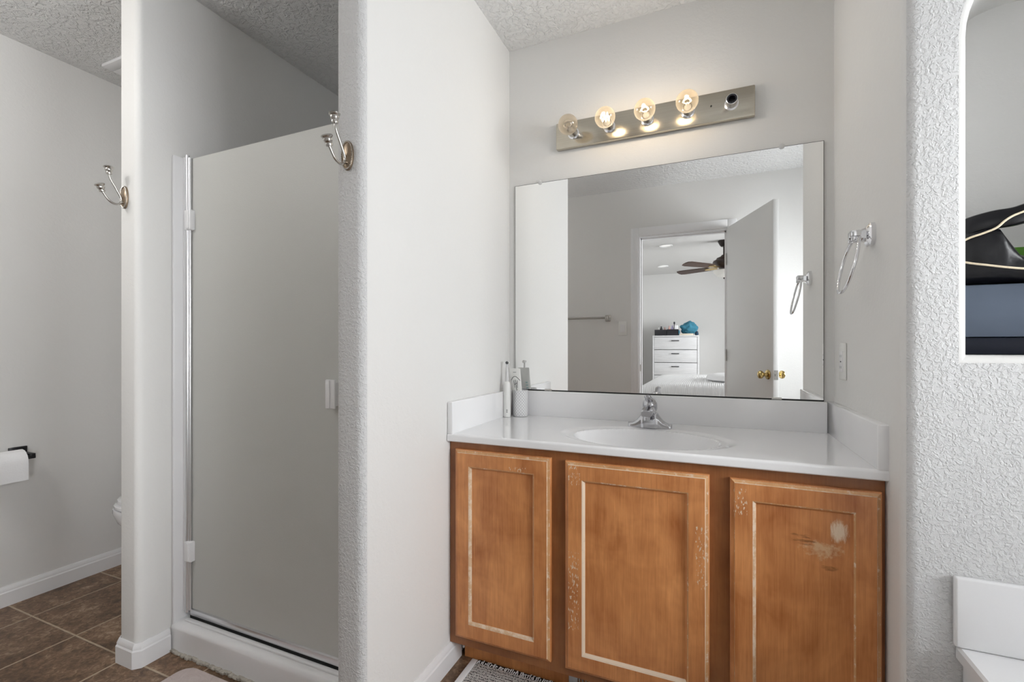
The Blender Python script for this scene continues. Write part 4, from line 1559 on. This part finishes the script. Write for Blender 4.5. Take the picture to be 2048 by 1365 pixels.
flask(-.840, -4.60, .020, .135, 'white_plastic', 'small white bottle in the corner organizer box')
flask(-.790, -4.55, .024, .155, 'black_plastic', 'black bottle with narrow neck in the organizer box')
flask(-.738, -4.60, .018, .140, 'pink_plastic', 'pink cosmetic bottle in the first organizer box')
flask(-.660, -4.55, .020, .160, 'pink_plastic', 'tall pink bottle at the edge of the second organizer box')
flask(-.612, -4.57, .022, .170, 'lavender_plastic', 'lavender bottle in the second organizer box')
bm = new(); box(bm, -.045, .045, -.03, .03, 0, .17, bev=.004)
o = tag(obj('cosmetic_carton', bm, 'paper', loc=(-.553, -4.57, DZ_)), 'white carton standing in the second organizer box', 'carton'); o.scale = (.8, 1, 1)
o.location.x = -.556
bm = new(); tube(bm, [(0, 0, 0), (.012, 0, .19)], .006, 8); lathe(bm, [(.006, .185), (.014, .20), (.012, .225), (0, .232)], 12, origin=(.012, 0, 0))
tag(obj('makeup_brush', bm, 'black_plastic', loc=(-.588, -4.52, DZ_)), 'black makeup brush sticking up from the organizer box', 'makeup brush')
bm = new(); box(bm, -.495, -.275, -4.70, -4.48, DH + .001, DH + .032, bev=.006); tag(obj('book', bm, 'cream_paper'), 'cream book lying under the teal clothes', 'book')


def lump(name, c, r, mat, label, cat, seed, amp=.25):
    bm = new()
    bmesh.ops.create_icosphere(bm, subdivisions=4, radius=1.0)
    for v in bm.verts:
        q = v.co.copy()
        d = 1 + amp * mnoise.noise(q * 1.7 + Vector((seed, 0, 0))) + amp * .5 * mnoise.noise(q * 4 + Vector((0, seed, 0)))
        p = Vector((q.x * r[0] * d, q.y * r[1] * d, q.z * r[2] * d))
        p.z = max(p.z, -r[2] * .85)
        v.co = p
    return tag(obj(name, bm, mat, loc=(c[0], c[1], c[2] + r[2] * .85), smooth=80), label, cat)


lump('folded_clothes', (-.350, -4.64, DH + .033), (.135, .09, .105), 'teal_fabric', 'crumpled teal clothes piled on the cream book', 'clothes', 3.3, .35)
lump('navy_cloth', (-.222, -4.50, DH + .001), (.030, .03, .036), 'navy_fabric', 'dark blue cloth at the dresser edge beside the book', 'cloth', 6.1)
bm = new(); box(bm, -.508, -.497, -4.68, -4.49, DH + .001, DH + .09, bev=.003); tag(obj('folder', bm, 'teal_fabric'), 'thin teal pouch between organizer box and book', 'pouch')

bed = thing('bed', 'bed with white ribbed bedspread in the bedroom', 'bed', (.33, -1.95, 0))
bxa, bxb, bya, byb, bz = -.69, 1.35, -2.98, -.92, .752
bm = new(); box(bm, bxa + .03, bxb, bya + .03, byb - .03, .0, .34, bev=.02); obj('base', bm, 'navy_fabric', bed)
bm = new()
n_ = 28
rings = []
for (ins, z) in ((-.02, .12), (-.03, .30), (-.02, .56), (.0, .66), (.03, .715), (.08, .744), (.16, bz)):
    rings.append(rrect(bxa + ins, bxb - ins, bya + ins, byb - ins, z, .12 + max(0, ins)))
loft(bm, rings)
obj('bedspread', bm, 'ribbed_bedspread', bed, smooth=60)
bm = new()
prr = [ellipse(.42, -1.75, bz + h, a, b_, 32, 3.0) for h, a, b_ in ((-.0, .42, .40), (.02, .47, .45), (.05, .46, .44), (.07, .38, .36), (.078, .2, .2))]
loft(bm, prr)
obj('folded_blanket', bm, 'paper', bed, smooth=70)

# ceiling fan
FXc, FYc = .150, 3.84 - 6.36 - .0
fan = thing('ceiling_fan', 'dark bronze ceiling fan with brown blades in the bedroom', 'ceiling fan', (FXc, FYc, ZC))
bm = new(); lathe(bm, [(0, 0), (.072, -.001), (.072, -.02), (.05, -.06), (.035, -.075), (0, -.076)], 28, origin=(FXc, FYc, ZC)); obj('canopy', bm, 'fan_bronze', fan)
bm = new(); tube(bm, [(FXc, FYc, ZC - .07), (FXc, FYc, 2.265)], .013, 12); obj('downrod', bm, 'fan_bronze', fan)
bm = new(); lathe(bm, [(0, .095), (.03, .09), (.045, .07), (.085, .055), (.10, .03), (.125, .02), (.135, .0), (.125, -.022), (.10, -.032), (.07, -.05), (.06, -.075), (0, -.076)], 36, origin=(FXc, FYc, 2.175)); obj('motor', bm, 'fan_brown', fan)
for k in range(5):
    a = math.radians(207 - 72 * k)
    ca, sa = math.cos(a), math.sin(a)
    Mx = Matrix.Rotation(a, 4, 'Z') @ Matrix.Rotation(math.radians(-12), 4, 'X')
    bm = new()
    out = [(.19, -.050), (.30, -.060), (.57, -.068), (.615, -.056), (.628, -.02), (.628, .02), (.615, .056), (.57, .068), (.30, .060), (.19, .050)]
    loft(bm, [[Mx @ Vector((x, y, -.004)) for x, y in out], [Mx @ Vector((x, y, .004)) for x, y in out]])
    bmesh.ops.translate(bm, vec=(FXc, FYc, 2.115), verts=bm.verts)
    b1 = obj('blade', bm, 'fan_brown_blade', fan)
    bm = new()
    pl_ = [(.09, -.018), (.20, -.030), (.25, -.012), (.25, .012), (.20, .030), (.09, .018)]
    loft(bm, [[Mx @ Vector((x, y, -.010)) for x, y in pl_], [Mx @ Vector((x, y, -.0045)) for x, y in pl_]])
    bmesh.ops.translate(bm, vec=(FXc, FYc, 2.115), verts=bm.verts)
    obj('blade_iron', bm, 'brass', b1)
bm = new(); lathe(bm, [(0, -.085), (.05, -.08), (.09, -.062), (.118, -.03), (.128, 0), (.12, .006), (.05, .02), (0, .02)], 36, origin=(FXc, FYc, 2.070)); obj('light_bowl', bm, 'bowl_glass', fan)
bm = new(); lathe(bm, [(0, -.016), (.008, -.012), (.012, 0), (.006, .006), (0, .006)], 16, origin=(FXc, FYc, 1.980)); obj('finial', bm, 'fan_bronze', fan)

for (x, y, lab) in ((-.543, 3.84 - 6.371, 'recessed ceiling light nearest the fan, seen in the mirror'), (-.724, 3.84 - 7.95, 'recessed ceiling light nearest the dresser, seen in the mirror')):
    r_ = thing('recessed_light', lab, 'recessed light', (x, y, ZC), 'recessed bedroom lights')
    bm = new(); lathe(bm, [(.062, -.001), (.085, -.001), (.085, -.006), (.078, -.010), (.062, -.004)], 32, origin=(x, y, ZC)); obj('trim_ring', bm, 'light_trim', r_)
    bm = new(); lathe(bm, [(0, -.002), (.062, -.002), (.062, -.001), (0, -.001)], 32, origin=(x, y, ZC)); obj('lens', bm, 'recessed_glow', r_)
